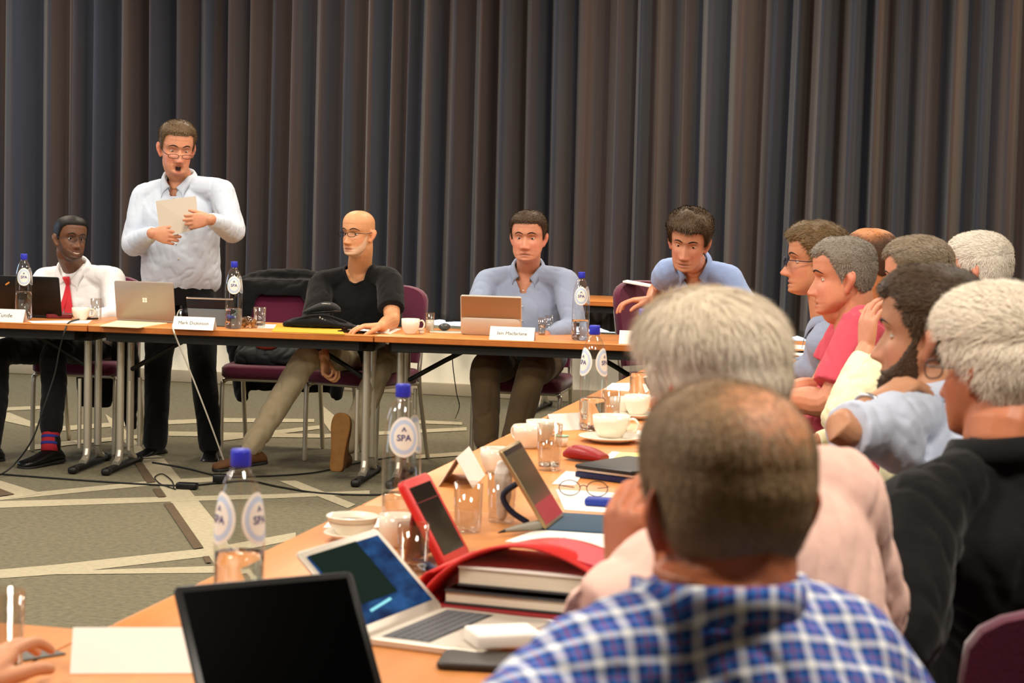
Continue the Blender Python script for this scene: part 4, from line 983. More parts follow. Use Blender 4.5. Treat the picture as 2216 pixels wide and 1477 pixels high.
# ---------------------------------------------------------------- chairs in use
def rotl(a): return math.radians(a)
def chair_at(label, x, y, rz, first=[None]):
    if first[0] is None: first[0] = make_chair(label, (x, y, 0), rz); return first[0]
    return dup(first[0], (x, y, 0), rz, label)
chair_at('burgundy chair with a black jacket over its back, between standing and bald persons', -3.87, 10.68, .12)
chair_at('burgundy chair under the person with the red tie', -4.84, 10.47, .08)
chair_at('burgundy chair under the bald person in black', -3.34, 10.62, -.30)
chair_at('burgundy chair under the person in blue-grey shirt behind the copper tablet', -2.50, 10.70, .05)
c5 = chair_at('burgundy chair turned sideways with a white notebook on its back, held by the leaning person', -1.70, 10.78, PI/2-.55)
chair_at('empty burgundy chair with only its back showing at the lower right corner', .13, 3.31, PI+.12).scale = (1, 1, 1.04)
c5.scale = (1.04, 1.04, 1.075)
for lb, x, y, r in [('burgundy chair under the person with glasses beside the red shirt', -.50, 8.15, -PI/2), ('burgundy chair under the coral red shirt', -.36, 7.42, -PI/2), ('burgundy chair under the pink-collared person with bald crown', -.40, 9.05, -PI/2),
                    ('burgundy chair under the person in cream shirt', -.12, 6.48, -PI/2), ('burgundy chair under the white-haired person farthest right', .02, 8.02, -PI/2), ('burgundy chair under the bearded person', .10, 4.42, -PI/2),
                    ('burgundy chair under the person in black shirt at the right edge', .16, 3.74, -PI/2-.2), ('burgundy chair under the pale pink shirt', -.16, 2.93, -PI/2-.12), ('burgundy chair under the plaid shirt', -.14, 2.27, -PI/2-.2)]:
    chair_at(lb, x, y, r)
chair_at('burgundy chair at the near table, under the person whose hand shows at the lower left', -1.73, 2.08, PI)
# ---------------------------------------------------------------- glassware and crockery
def thin_glass(name, tint, refl=.9, rough=.03):
    m = bpy.data.materials.new(name); m.use_nodes = True; nt = m.node_tree; N, L = nt.nodes, nt.links; N.clear()
    out = N.new('ShaderNodeOutputMaterial'); mix = N.new('ShaderNodeMixShader'); tr = N.new('ShaderNodeBsdfTransparent'); gl = N.new('ShaderNodeBsdfGlossy')
    tr.inputs[0].default_value = (*tint, 1); gl.inputs['Roughness'].default_value = rough; gl.inputs[0].default_value = (refl, refl, refl, 1)
    lw = N.new('ShaderNodeLayerWeight'); lw.inputs[0].default_value = .5
    pw = N.new('ShaderNodeMath'); pw.operation = 'POWER'; pw.inputs[1].default_value = 3.2; L.new(lw.outputs['Facing'], pw.inputs[0])
    ma = N.new('ShaderNodeMath'); ma.operation = 'MULTIPLY_ADD'; ma.inputs[1].default_value = .62; ma.inputs[2].default_value = .075; L.new(pw.outputs[0], ma.inputs[0])
    L.new(ma.outputs[0], mix.inputs[0]); L.new(tr.outputs[0], mix.inputs[1]); L.new(gl.outputs[0], mix.inputs[2]); L.new(mix.outputs[0], out.inputs[0]); return m
m_pet = thin_glass('clear bottle plastic', (.95,.955,.95)); m_gls = thin_glass('drinking glass', (.93,.93,.92))
m_water = mat('water', '#f4f9fb', .0, trans=1, ior=1.33)
m_cap = mat('blue cap', '#2a2fb0', .4); m_lab = mat('label paper', '#e9e4da', .5); m_ring = mat('label blue ring', '#bccbe2', .5); m_ink = mat('label ink', '#2f2c74', .5)
m_china = mat('white china', '#ece2cf', .25, coat=.3); m_coffee = mat('coffee', '#5a3416', .2); m_paper = mat('white paper', '#efe9df', .75, var=(4,.02)); m_txt = mat('card lettering', '#45413f', .7)
BP = [(0,.0),(.030,.0),(.037,.002),(.0425,.010),(.0425,.165),(.0420,.190),(.0405,.214),(.0375,.238),(.0325,.260),(.0255,.279),(.0180,.291),(.0142,.297),(.0138,.304)]
def brad(z): return float(np.interp(z, [p[1] for p in BP[2:]], [p[0] for p in BP[2:]]))
TXT = {}
def txt(s, size, bold=False):
    k = (s, size, bold)
    if k not in TXT: TXT[k] = text_geo(s, size, bold)
    return TXT[k]
proto = {}
def bottle(label, p, rz=None, level=.14, off=1.0):
    x, y = p[0], p[1]; rz = math.atan2(-y, -x)+PI/2+off
    t = empty('water_bottle', label, 'bottle', (x, y, .7405), rz, 'clear water bottles with blue caps')
    key = level
    if 'glass' not in proto:
        inner = [(max(r-.0011, .0), z+.0012) for r, z in BP[:-1]]+[(.0129,.306)]
        proto['glass'] = mesh('plastic_body', lathe([(max(r,.0004), z) for r, z in BP], 36), m_pet)
        proto['cap'] = mesh('cap', lathe([(.0005,.299),(.0160,.299),(.0168,.302),(.0168,.324),(.0150,.328),(.0005,.328)], 28), m_cap)
        def lab(az):
            g = G(); vs = []; fs = []; ms = []; nr, na = 14, 40; zc = .215; 
            def onb(u, v, off): z = zc+v; r = brad(z)+off; a = az+u/.040; return (r*math.cos(a), r*math.sin(a), z)
            for i in range(nr+1):
                for k in range(na): a = 2*PI*k/na; vs.append(onb(.0350*i/nr*math.cos(a), .044*i/nr*math.sin(a), .0007))
            for i in range(nr):
                for k in range(na): fs.append((i*na+k, (i+1)*na+k, (i+1)*na+(k+1)%na, i*na+(k+1)%na)); ms.append(1 if i in (9, 10, 11) else 0)
            lm = mesh('label', (np.array(vs), fs), [m_lab, m_ring], ms)
            v, f = txt('SPA', .019, True); v2 = np.array([onb(-q[0]*-1.0, q[1]-.002, .0012) for q in v])
            g.add((v2, f))
            tri = [(-.006,.0125),(0,.023),(.006,.0125),(.0028,.0125),(0,.0175),(-.0028,.0125)]
            g.add((np.array([onb(q[0], q[1], .0012) for q in tri]), [(0,5,4,1),(1,4,3,2)]))
            return lm, mesh('lettering', g.geo(), m_ink, None, False)
        proto['lab'] = [lab(-PI/2-1.0), lab(-PI/2+1.0)]
    ob('plastic_body', proto['glass'], None, t); ob('cap', proto['cap'], None, t)
    if ('w', level) not in proto:
        pr = [(.0004,.003),(.034,.003)]+[(brad(z)-.0022, z) for z in np.linspace(.008, level, 8)]+[(.0004, level)]
        proto[('w', level)] = mesh('water', lathe(pr, 36), m_water)
    ob('water', proto[('w', level)], None, t)
    for lm, lt in proto['lab']:
        l = ob('label', lm, None, t); ob('lettering', lt, None, l)
    return t
def tumbler(label, p, r=.032, h=.095, water=0, z=.7405):
    t = empty('drinking_glass', label, 'glass', (p[0], p[1], z), 0, 'clear drinking glasses')
    k = ('t', r, h)
    if k not in proto: proto[k] = mesh('glass_wall', lathe([(.0005,.0),(r*.86,.0),(r*.90,.004),(r,h),(r-.0016,h),(r*.87,.009),(.0005,.009)], 32), m_gls)
    ob('glass_wall', proto[k], None, t)
    if water: ob('water', lathe([(.0005,.0098),(r*.855,.0098),(r*.855+(r*.12)*water/h, water),(.0005, water)], 32), m_water, t)
    return t
def cup(label, p, rz=0, z=.7405, r=.042, h=.060, coffee=True, handle=True):
    t = empty('coffee_cup', label, 'cup', (p[0], p[1], z), rz, 'white china cups')
    k = ('c', r, h)
    if k not in proto:
        proto[k] = mesh('bowl', lathe([(.0005,.002),(r*.55,.002),(r*.56,.0),(r*.60,.0),(r*.64,.006),(r*.86,.022),(r*.97,.042),(r,h),(r-.003,h),(r*.92,.042),(r*.80,.024),(r*.5,.010),(.0005,.009)], 36), m_china)
        proto[k+('h',)] = mesh('handle', tube([(r*.93,0,h*.84),(r*1.28,0,h*.88),(r*1.50,0,h*.66),(r*1.36,0,h*.38),(r*.90,0,h*.30)], [.0038,.0042,.0042,.0042,.0038], 8, 4), m_china)
    ob('bowl', proto[k], None, t)
    if handle: ob('handle', proto[k+('h',)], None, t)
    if coffee: ob('coffee', lathe([(.0005,h*.70),(r*.90,h*.70),(r*.905,h*.715),(.0005,h*.715)], 28), m_coffee, t)
    return t
def saucer(label, p, z=.7405, r=.078):
    o = ob('saucer', lathe([(.0005,.003),(r*.5,.003),(r*.52,.0),(r*.58,.0),(r*.62,.005),(r,.016),(r-.001,.019),(r*.6,.009),(.0005,.008)], 40), m_china); o.location = (p[0], p[1], z)
    return tag(o, label, 'saucer', 'white china saucers')
def tent(label, p, rz, text='', w=.205, h=.066, d=.036, size=.024, z=.7405):
    t = empty('name_card', label, 'name card', (p[0], p[1], z), rz, 'white folded name cards')
    g = G(); th = .0012
    v = np.array([(-w/2,-d,0),(w/2,-d,0),(w/2,0,h),(-w/2,0,h),(w/2,d,0),(-w/2,d,0)]); v2 = v*np.array([1,1,1])-np.array([0,0,0]); v2 = np.array([(-w/2,-d+th*1.6,0),(w/2,-d+th*1.6,0),(w/2,0,h-th*2),(-w/2,0,h-th*2),(w/2,d-th*1.6,0),(-w/2,d-th*1.6,0)])
    n = 6; vv = np.vstack([v, v2])
    f = [(0,1,2,3),(3,2,4,5),(n+3,n+2,n+1,n+0),(n+5,n+4,n+2,n+3),(0,n+0,n+1,1),(5,4,n+4,n+5),(0,3,n+3,n+0),(3,5,n+5,n+3),(1,n+1,n+2,2),(2,n+2,n+4,4)]
    ob('card', (vv, f), m_paper, t, smooth=False)
    if text:
        q, f = txt(text, size); s = min(1, w*.84/max(np.ptp(q[:,0]), 1e-6)); al = math.atan2(h, d); q = q*s
        M_ = np.stack([q[:,0], -d+(h/2/math.sin(al)+q[:,1])*math.cos(al)-.0008*math.sin(al), (h/2/math.sin(al)+q[:,1])*math.sin(al)+.0008*math.cos(al)], 1)
        ob('lettering', (M_, f), m_txt, t, smooth=False)
    return t
def sheet(name, label, cat, px, z=.7405, th=.0014, m=None, group=None):
    pts = np.array([onz(x, y, z+th)[:2] for x, y in px]); a = 0
    for i in range(len(pts)): a += pts[i][0]*pts[(i+1)%len(pts)][1]-pts[(i+1)%len(pts)][0]*pts[i][1]
    if a < 0: pts = pts[::-1]
    c = pts.mean(0); v, f = prism(pts-c, th)
    o = ob(name, (v, f), m or m_paper, smooth=False); o.location = (c[0], c[1], z); return tag(o, label, cat, group)
# ---------------------------------------------------------------- computers
m_alu = mat('aluminium', '#b9b0a6', .35, .75); m_aluw = mat('pale aluminium', '#d6cdbf', .4, .5); m_key = mat('keyboard keys', '#55555a', .5); m_kwell = mat('keyboard well', '#141415', .6); m_scrk = mat('black glass', '#040404', .05, spec=.6); m_blkp = mat('black plastic', '#0b0b0b', .4)
def computer(name, label, cat, p, rz, w=.31, d=.215, lid=.205, lean=20, mats=(None, None), screen=None, logo=None, keys=True, z=.7405, bezel=.014, thick=.006, base=True, base_t=.013, scr_extra=None, kmat=None):
    """local: hinge on the x axis, user towards +y; the lid leans away from the user by 'lean' degrees"""
    t = empty(name, label, cat, (p[0], p[1], z), rz)
    mb, ml = mats
    if base:
        ob('base', rslab(w, d, base_t, (0, d/2, base_t/2), .012, 5, .002), mb, t, auto=40)
        if keys:
            g = G(); kw = (w-.045)/14
            for r in range(5):
                for c in range(14):
                    if r == 4 and 4 <= c <= 8:
                        if c == 6: g.add(box(kw*4.8, .0125, .0012, (-w/2+.0225+kw*6.5, .030+.0165*r, base_t+.0006)))
                        continue
                    g.add(box(kw*.84, .0130, .0012, (-w/2+.0225+kw*(c+.5), .030+.0165*r, base_t+.0006)))
            kb = ob('keyboard', box(w-.038, .090, .0006, (0, .0635, base_t+.0002)), kmat or m_kwell, t, smooth=False)
            o = ob('keys', g, m_key, t, smooth=False); o.parent = kb
            ob('trackpad', rslab(.10, .062, .0008, (0, d-.050, base_t+.0002), .006, 3, .0002), mb, t)
    a = math.radians(lean); bk = np.array([0, -math.sin(a), math.cos(a)]); nn = np.array([0, math.cos(a), math.sin(a)])
    F_ = FR(np.array([0, 0, base_t if base else 0]), [1,0,0], bk, nn)   # x, up along lid, towards the user
    g = G(); g.add(rslab(w, lid, thick, (0, lid/2, -thick/2), .010, 5, .0015), 0, F_)
    L_ = ob('lid', g, ml, t, auto=40)
    if screen is not None:
        g = G(); g.add(box(w-2*bezel, lid-2.2*bezel, .0008, (0, lid/2+bezel*.2, .0003)), 0, F_); s = ob('screen', g, screen, L_, smooth=False)
        if scr_extra: scr_extra(L_, F_, w, lid, bezel)
    if logo: logo(L_, F_, w, lid, thick)
    return t
# ---------------------------------------------------------------- things on the far tables (left to right)
def fp(x, y, z=.7405): return onz(x, y, z)
bottle('water bottle with blue cap in front of the black laptop at the far left', fp(51,691))
bottle('water bottle with blue cap between grey tablet and small candy bag', fp(505,711), level=.10)
bottle('water bottle with blue cap to the right of the copper tablet', fp(1255,736), level=.10)
def orange_mark(L_, F_, w, lid, th):
    g = G(); g.add(box(.026, .008, .0006, (0, 0, 0)), 0, F_ @ TR((-.100, lid*.80, -th-.0004),(0,0,.6))); ob('maker_mark', g, mat('orange mark', '#d98f3c', .4), L_, smooth=False)
computer('laptop', 'open black laptop at the far left, seen from behind its lid', 'laptop', at(fp(52,688),0,.06), BR, .345, .23, .205, 14, (m_blkp, m_blkp), m_scrk, orange_mark)
def four_squares(L_, F_, w, lid, th):
    g = G()
    for i in (-1, 1):
        for j in (-1, 1): g.add(box(.0105, .0105, .0006, (i*.0062, lid*.52+j*.0062, -th-.0002)), 0, F_)
    ob('maker_mark', g, mat('pale mark', '#f2ece4', .35, emit=0), L_, smooth=False)
computer('laptop', 'open light grey laptop with four pale squares on its lid', 'laptop', at(fp(313,697),0,.02), BR, .305, .215, .198, 13, (m_alu, mat('grey laptop lid', '#a89a8e', .42, .35)), m_scrk, four_squares)
tumbler('drinking glass behind the leftmost name card', fp(33,683), .030, .085, 0)
tumbler('drinking glass beside the cup in front of the red-tie person', fp(208,690), .029, .105, 0)
cup('white coffee cup in front of the red-tie person', fp(175,692), .6, r=.046, h=.062)
tumbler('drinking glass behind the candy bag', fp(562,708), .031, .100, .03)
tent('white name card at the far left edge of the far tables', fp(2,695), BR, 'Olu Tunde', .25, .062, .034, .03)
tent('white name card in front of the standing person', fp(421,712), BR-.02, 'Mark Dickinson', .205, .060, .034, .024)
tent('white name card at the corner of the copper tablet', fp(1109,735), BR-.02, 'Iain Macfarlane', .215, .062, .034, .024)
tent('white name card at the far corner, partly behind the white-haired person', fp(1388,744), BR, '', .21, .062, .034)
m_win = mat('wine leather', '#6d1c22', .5)
g = G(); g.add(rslab(.13, .055, .022, (0,0,.011), .015, 4, .004)); pw = ob('purse', g, m_win, auto=40); pw.location = fp(128,688); pw.rotation_euler = (.0, 0, .5); tag(pw, 'small wine-red leather purse lying by the black laptop', 'purse')
sheet('paper', 'white paper under the cup of the red-tie person', 'paper', [(60,694),(200,692),(190,699),(70,698)])
m_yel = mat('yellow pad', '#e9df8a', .7)
sheet('notepad', 'pale yellow notepad in front of the light grey laptop', 'notepad', [(216,704),(255,693),(362,698),(300,708)], th=.004, m=mat('cream pad', '#efe6b8', .7))
# kickstand tablet with two-tone back
computer('tablet', 'dark tablet with grey-blue stand behind the second name card', 'tablet', at(fp(455,706),0,.03), BR, .235, .18, .150, 22, (m_blkp, mat('navy tablet back', '#0f1420', .4)), m_scrk, keys=False, thick=.007, base_t=.004,
  logo=lambda L_, F_, w, lid, th: (ob('stand', (lambda g: g.add(box(w-.004, lid*.60, .003, (0, lid*.32, -th-.0025)), 0, F_))(G()), mat('grey-blue stand', '#75868f', .55), L_, smooth=False), ob('top_trim', (lambda g: g.add(box(w, .005, th+.001, (0, lid-.003, -th/2)), 0, F_))(G()), m_aluw, L_, smooth=False)))
ms = ob('speaker', ball((0,0,.030), (.026,.022,.030)), m_blkp); ms.location = fp(403,690); tag(ms, 'small round black speaker behind the second name card', 'speaker')
# bag of sweets
bag = empty('candy_bag', 'small clear bag of brown sweets beside the drinking glass', 'bag', fp(538,709), .1)
rr = random.Random(4); g = G()
for i in range(26): g.add(ball((rr.uniform(-.032,.032), rr.uniform(-.02,.02), .011+rr.uniform(0,.028)), rr.uniform(.008,.011), 10, 7))
sw = ob('sweets', g, mat('caramel sweets', '#8a5a26', .35, var=(30,.5)), bag); tag(sw, kind='stuff')
g = G(); bb = fuse([ball((0,0,.028), (.048,.034,.029)), ball((-.038,0,.036), (.018,.012,.016)), ball((.03,0,.036), (.02,.02,.02))], .004, 3); wrinkle(bb, .004, 40); bb.materials.append(m_gls); ob('wrapper', bb, None, bag)
ob('twist', tube([(-.045,0,.045),(-.062,0,.058),(-.07,.005,.052)], [.010,.006,.012], 8, 3), mat('blue print', '#3b47a0', .5), bag)
sheet('paper', 'white paper left of the black bag, under the drinking glass', 'paper', [(556,709),(562,701),(610,702),(606,710)])
# black bag and cap
bg = empty('shoulder_bag', 'flat black fabric bag lying in front of the bald person', 'bag', at(fp(682,711),0,.06), BR)
bb = fuse([loft([(V3(-.185,0,.012),V3(0,.02,0),V3(0,0,.008)),(V3(-.15,0,.022),V3(0,.075,0),V3(0,0,.020)),(V3(-.05,0,.033),V3(0,.095,0),V3(0,0,.030)),(V3(.03,0,.034),V3(0,.095,0),V3(0,0,.031)),(V3(.12,0,.022),V3(0,.08,0),V3(0,0,.018)),(V3(.19,0,.011),V3(0,.03,0),V3(0,0,.009))],20,2.3,3)], .006, 3)
wrinkle(bb, .008, 14, seed=3); bb.materials.append(m_black); ob('bag_body', bb, None, bg)
ob('strap', tube([(-.12,-.07,.032),(-.03,-.08,.062),(.05,-.06,.066),(.14,-.03,.035)], .007, 8, 4), m_black, bg)
gm = G(); 
for k in range(5): gm.add(rbox(.008, .002, .010, (.022+k*.0125, -.080, .058-.0075*k), .001))
ob('maker_mark', gm, mat('bag mark', '#8d8a84', .5), bg)
cp = empty('cap', 'black cap resting on top of the flat black bag', 'cap', at(fp(684,711),0,.10,.065), BR+.15)
cc = fuse([loft([(V3(-.095,0,.010),V3(0,.03,0),V3(0,0,.006)),(V3(-.06,0,.020),V3(0,.075,0),V3(0,0,.017)),(V3(.0,0,.034),V3(0,.09,0),V3(0,0,.028)),(V3(.055,0,.034),V3(0,.075,0),V3(0,0,.024)),(V3(.088,0,.024),V3(0,.03,0),V3(0,0,.010))],20,2.2,3)], .005, 4); cc.materials.append(m_black); ob('crown', cc, None, cp)
ob('edge_piping', tube([(-.09,-.03,.006),(-.05,-.072,.010),(.01,-.088,.018),(.06,-.070,.022),(.088,-.025,.022)], .004, 8, 4), m_blkp, cp)
ob('badge', rbox(.045, .003, .007, (.02,-.062,.056), .001), mat('silver badge', '#a5a29a', .3, .8), cp)
sheet('folder', 'yellow folder under the black bag', 'folder', [(588,716),(600,700),(735,707),(746,722)], th=.004, m=mat('yellow card', '#d8a928', .6))
ph = ob('phone', rslab(.072, .14, .008, (0,0,.004), .008, 4, .001), m_scrk, auto=40); ph.location = fp(764,719); ph.rotation_euler = (0,0,1.35); tag(ph, 'black phone lying beside the yellow folder', 'phone')
sheet('paper', 'white paper under the hand of the bald person', 'paper', [(752,712),(775,703),(868,711),(845,722)])
bd = ob('badge', rbox(.072, .003, .052, (0,0,.026), .0012), m_paper); bd.location = fp(822,721); bd.rotation_euler = (-.75, .5, .35); tag(bd, 'tilted white badge leaning on the fingers of the bald person', 'badge')
cup('white coffee cup right of the bald person', fp(888,722), .4, r=.045, h=.074)
tumbler('small drinking glass of milk beside the white cup', fp(930,718), .023, .095, 0)
jg = ob('milk', lathe([(.0005,.0),(.0195,.0),(.0205,.05),(.0005,.05)], 24), mat('milk', '#e9e2d0', .4)); jg.location = at(fp(930,718),0,0,.0095); tag(jg, 'white milk inside the small glass beside the white cup', 'milk')
sp = empty('cream_pot', 'small white cream pot in front of the milk glass', 'cream pot', fp(912,722)); ob('pot', lathe([(.0005,0),(.011,0),(.014,.018),(.0005,.018)],20), m_china, sp); ob('foil_lid', lathe([(.0005,.018),(.017,.018),(.017,.0195),(.0005,.0195)],20), m_aluw, sp)
tray = ob('tray', rslab(.16, .09, .006, (0,0,.003), .01, 4, .001), m_china, auto=40); tray.location = fp(967,719); tray.rotation_euler = (0,0,BR); tag(tray, 'small white tray left of the copper tablet', 'tray')
ms = ob('computer_mouse', ball((0,0,.017), (.029,.045,.018)), mat('grey mouse', '#3a3a38', .4)); ms.location = at(fp(962,717),0,0,.0065); tag(ms, 'dark grey mouse on the small white tray', 'mouse')
m_cop = mat('copper tablet back', '#a06f49', .38, .25); m_cush = mat('pale grey alloy', '#cfc5b6', .42, .35)
computer('tablet', 'tablet with copper-brown back on its pale stand in front of blue-grey shirt person', 'tablet', at(fp(1058,727),0,.05), BR, .30, .21, .195, 12, (m_cush, m_cush), m_scrk, thick=.008, base_t=.006,
  logo=lambda L_, F_, w, lid, th: (ob('back_panel', (lambda g: g.add(box(w-.008, lid*.54, .0012, (0, lid*.70, -th-.0004)), 0, F_))(G()), m_cop, L_, smooth=False),
    ob('kickstand', (lambda g: g.add(rslab(w-.004, lid*.46, .003, (0, lid*.22, 0), .03, 6, .0006), 0, F_ @ TR((0,0,-th-.004),(-.16,0,0))))(G()), m_cush, L_)))
tumbler('drinking glass between the copper tablet and the right-hand water bottle', fp(1172,724), .020, .085, .05); tumbler('small drinking glass touching its twin right of the copper tablet', fp(1188,722), .021, .092, .02)
# things lying past the corner, seen between the white hair and the red shirt
sheet('paper', 'white paper at the far corner in front of the window sill', 'paper', [(1690,752),(1700,744),(1800,750),(1800,760)])
sheet('paper', 'nearer white paper at the far corner, below the pen', 'paper', [(1700,765),(1690,760),(1800,768),(1800,778)])
pn = ob('pen', tube([(-.09,0,.006),(.09,.0,.006)], .0045, 8, 1), m_blkp); pn.location = fp(1722,763); pn.rotation_euler = (0,0,.1); tag(pn, 'black pen between the two papers at the far corner', 'pen')
# ---------------------------------------------------------------- right-hand row: from far to near
bottle('water bottle with blue cap right in front of the white hair', fp(1387,868), level=.10)
bottle('water bottle beside the stacked cups on the right-hand row', fp(1281,930), level=.10, off=0)
bottle('water bottle with blue cap and facing label, left of the red tablet case', fp(866,1150), level=.085, off=1.1)
bottle('water bottle with blue cap nearest the photo, behind the black laptop', fp(515,1392), level=.155, off=-.05)
sheet('paper', 'white paper beside the farthest right-hand bottle', 'paper', [(1306,842),(1325,828),(1372,828),(1360,846)])
saucer('white saucer under the farthest cup on the right-hand row', fp(1378,905)); cup('white cup on its saucer beside the farthest bottle', fp(1378,902), 0.3, z=.749, r=.045, h=.065)
cup('white cup standing behind the other cup by the white hair', fp(1345,898), 2.2, r=.042, h=.06); tumbler('drinking glass between the big bottle and the farthest cup', fp(1322,912), .03, .10, .02)
saucer('large white saucer holding the wide white cup', fp(1322,955), r=.098); cup('wide white cup on the large saucer', fp(1322,951), -.2, z=.749, r=.058, h=.066)
tent('small white name card near the wide cup', fp(1222,928), PI/2-.75, '', .13, .05, .030)
sheet('napkin', 'white napkin on the table right of the wide cup', 'napkin', [(1375,945),(1380,930),(1412,936),(1410,950)], th=.006)
cup('white cup behind the blue-covered tablet', fp(1142,968), 2.6, r=.044, h=.066); tumbler('drinking glass to the right of the tablet top', fp(1188,1016), .034, .125, .02)
cup('white cup half behind the tilted blue-covered tablet', fp(1168,955), .4, r=.042, h=.064)
cr = empty('cream_pot', 'small white cream pot with pale green lid', 'cream pot', fp(1216,965)); ob('pot', lathe([(.0005,0),(.014,0),(.019,.030),(.0005,.030)],20), m_china, cr); ob('foil_lid', lathe([(.0005,.030),(.021,.030),(.021,.032),(.0005,.032)],20), mat('mint foil', '#8fc4a4', .4), cr)
gp = fuse([loft([(V3(-.06,0,.014),V3(0,.02,0),V3(0,0,.010)),(V3(-.03,0,.022),V3(0,.038,0),V3(0,0,.020)),(V3(.02,0,.020),V3(0,.04,0),V3(0,0,.018)),(V3(.065,0,.012),V3(0,.03,0),V3(0,0,.010))],16,2.3,3)], .004, 3); gp.materials.append(mat('dark red leather', '#8e1518', .45)); pg = ob('pouch', gp); pg.location = fp(1264,996); pg.rotation_euler = (0,0,-.3); tag(pg, 'dark red pouch in front of the wide white cup', 'pouch')
sheet('notepad', 'pale yellow notepad left of the thinning brown hair', 'notepad', [(1318,1000),(1340,978),(1400,980),(1400,1006)], th=.004, m=m_yel)
sheet('paper', 'white paper overlapping the yellow notepad', 'paper', [(1302,996),(1325,976),(1345,978),(1322,1000)])
# black tablet case lying folded
tb = empty('tablet_case', 'black tablet folder lying closed in front of the yellow notepad', 'tablet', at(onz(1335,1035,.7405)), -.42)
ob('cover', rslab(.19, .25, .010, (0,.06,.030), .01, 4, .002), mat('black folio', '#1c1d20', .4), tb, auto=40); ob('tablet_edge', rslab(.185, .245, .007, (0,.06,.021), .01, 4, .001), m_alu, tb, auto=40); ob('stand_flap', rslab(.188, .246, .015, (0,.06,.008), .008, 4, .002), mat('navy flap', '#161c46', .5), tb, auto=40)
sheet('paper', 'white slip with a pen beside the black tablet folder', 'paper', [(1195,1046),(1225,1018),(1262,1022),(1245,1048)])
# copper-cased tablet on blue cover
m_bluec = cloth_mat('blue-grey cover', '#2f4a60', .8)
tc = empty('tablet', 'tablet tilted on its blue-grey fold-out cover', 'tablet', (-1.011, 4.683, .7405), math.radians(-89))
ob('cover', rslab(.24, .20, .005, (-.03,.065,.003), .008, 4, .001), m_bluec, tc, auto=40)
a_ = math.radians(33.2); F_ = FR(np.array([0,0,.008]), [1,0,0], [0,-math.sin(a_),math.cos(a_)], [0,math.cos(a_),math.sin(a_)])
g = G(); g.add(rslab(.197, .204, .008, (0,.102,-.004), .010, 5, .001), 0, F_); cs = ob('case', g, mat('gold tablet shell', '#a58a62', .35, .6), tc, auto=40)
def tabscreen():
    m = mat('tablet display', '#4a4536', .12, spec=.5); nt = m.node_tree; N, L = nt.nodes, nt.links; b = N['Principled BSDF']
    tcn = N.new('ShaderNodeTexCoord'); sp_ = N.new('ShaderNodeSeparateXYZ'); L.new(tcn.outputs['Generated'], sp_.inputs[0])
    r = N.new('ShaderNodeValToRGB'); r.color_ramp.interpolation = 'CONSTANT'; el = r.color_ramp.elements
    el[0].position = 0; el[0].color = (*hexc('#9c3a40'), 1); el[1].position = .27; el[1].color = (*hexc('#4e4936'), 1); e = el.new(.93); e.color = (*hexc('#1a1c24'), 1)
    L.new(sp_.outputs['Z'], r.inputs[0]); L.new(r.outputs[0], b.inputs['Base Color']); return m
g = G(); g.add(box(.183, .190, .0008, (0,.102,.0004)), 0, F_); ob('screen', g, tabscreen(), cs, smooth=False)
ob('stand_flap', tube([(.04,-.070,.105),(.04,-.115,.07),(.04,-.10,.035),(.04,-.06,.010)], .007, 8, 4), mat('navy flap edge', '#171c33', .6), tc)
tumbler('drinking glass holding a folded white napkin', fp(1085,1128), .034, .115, 0)
nk = fuse([tube([(0,0,.012),(.004,.0,.06),(.0,.004,.115),(-.004,.0,.13)], [.012,.018,.021,.012], 12, 3)], .004, 3); wrinkle(nk, .004, 45); nk.materials.append(m_paper); no = ob('napkin', nk); no.location = at(fp(1085,1128)); tag(no, 'crumpled white napkin stuffed in the drinking glass', 'napkin')
cup('white cup left of the tilted blue-covered tablet', fp(1072,1022), .5, r=.042, h=.066)
tent('white folded card standing edge-on beside the napkin glass', at(onz(1000,1040)), PI/2+.12, '', .24, .075, .045)
tumbler('nearly invisible drinking glass right of the red tablet case', fp(1012,1150), .033, .11, .0)
# spectacles on paper
sheet('paper', 'white paper under the folded spectacles and blue case', 'paper', [(1203,1058),(1378,1068),(1378,1112),(1222,1102)])
sg = empty('spectacles', 'folded spectacles lying on the white paper', 'spectacles', at(onz(1262,1075,.7425)), .15)
g = G()
for s in (-1, 1):
    g.add(tube([(s*.034+.026*math.cos(q), .0, .022+.019*math.sin(q)) for q in np.linspace(0, 2*PI, 17)], .0013, 6, 2, False)); g.add(tube([(s*.060,0,.028),(s*.058,.06,.018),(s*.03,.12,.006)], .0013, 6, 3))
g.add(tube([(-.009,0,.026),(0,0,.030),(.009,0,.026)], .0013, 6, 2)); ob('frame', g, mat('dark wire', '#2a2624', .3, .6), sg)
ob('lens', (lambda g: [g.add((np.array([(s*.034+.025*math.cos(q), 0, .022+.018*math.sin(q)) for q in np.linspace(0, 2*PI, 16, endpoint=False)]), [tuple(range(16))])) for s in (-1,1)] and g)(G()), m_lens, sg, smooth=False)
bc = ob('pencil_case', rbox(.125, .040, .020, (0,0,.010), .007, 3), mat('royal blue plastic', '#22399c', .45)); bc.location = at(onz(1322,1095,.742)); bc.rotation_euler = (0,0,.02); tag(bc, 'royal blue pencil case on the white paper by the spectacles', 'pencil case')
sheet('paper', 'blank white paper under the grey pen, before the blue-covered tablet', 'paper', [(1093,1170),(1160,1146),(1325,1150),(1318,1188)], th=.002)
pe = empty('pen', 'thick grey pen lying on the blank white paper', 'pen', at(onz(1136,1150,.743)), 1.05)
ob('barrel', tube([(-.065,0,.009),(-.02,0,.010),(.04,0,.011),(.065,0,.009)], [.004,.008,.011,.008], 12, 3), mat('grey pen', '#8d8778', .4), pe); ob('nib', tube([(-.085,0,.007),(-.067,0,.009)], [.0015,.004], 8, 2), m_blkp, pe)
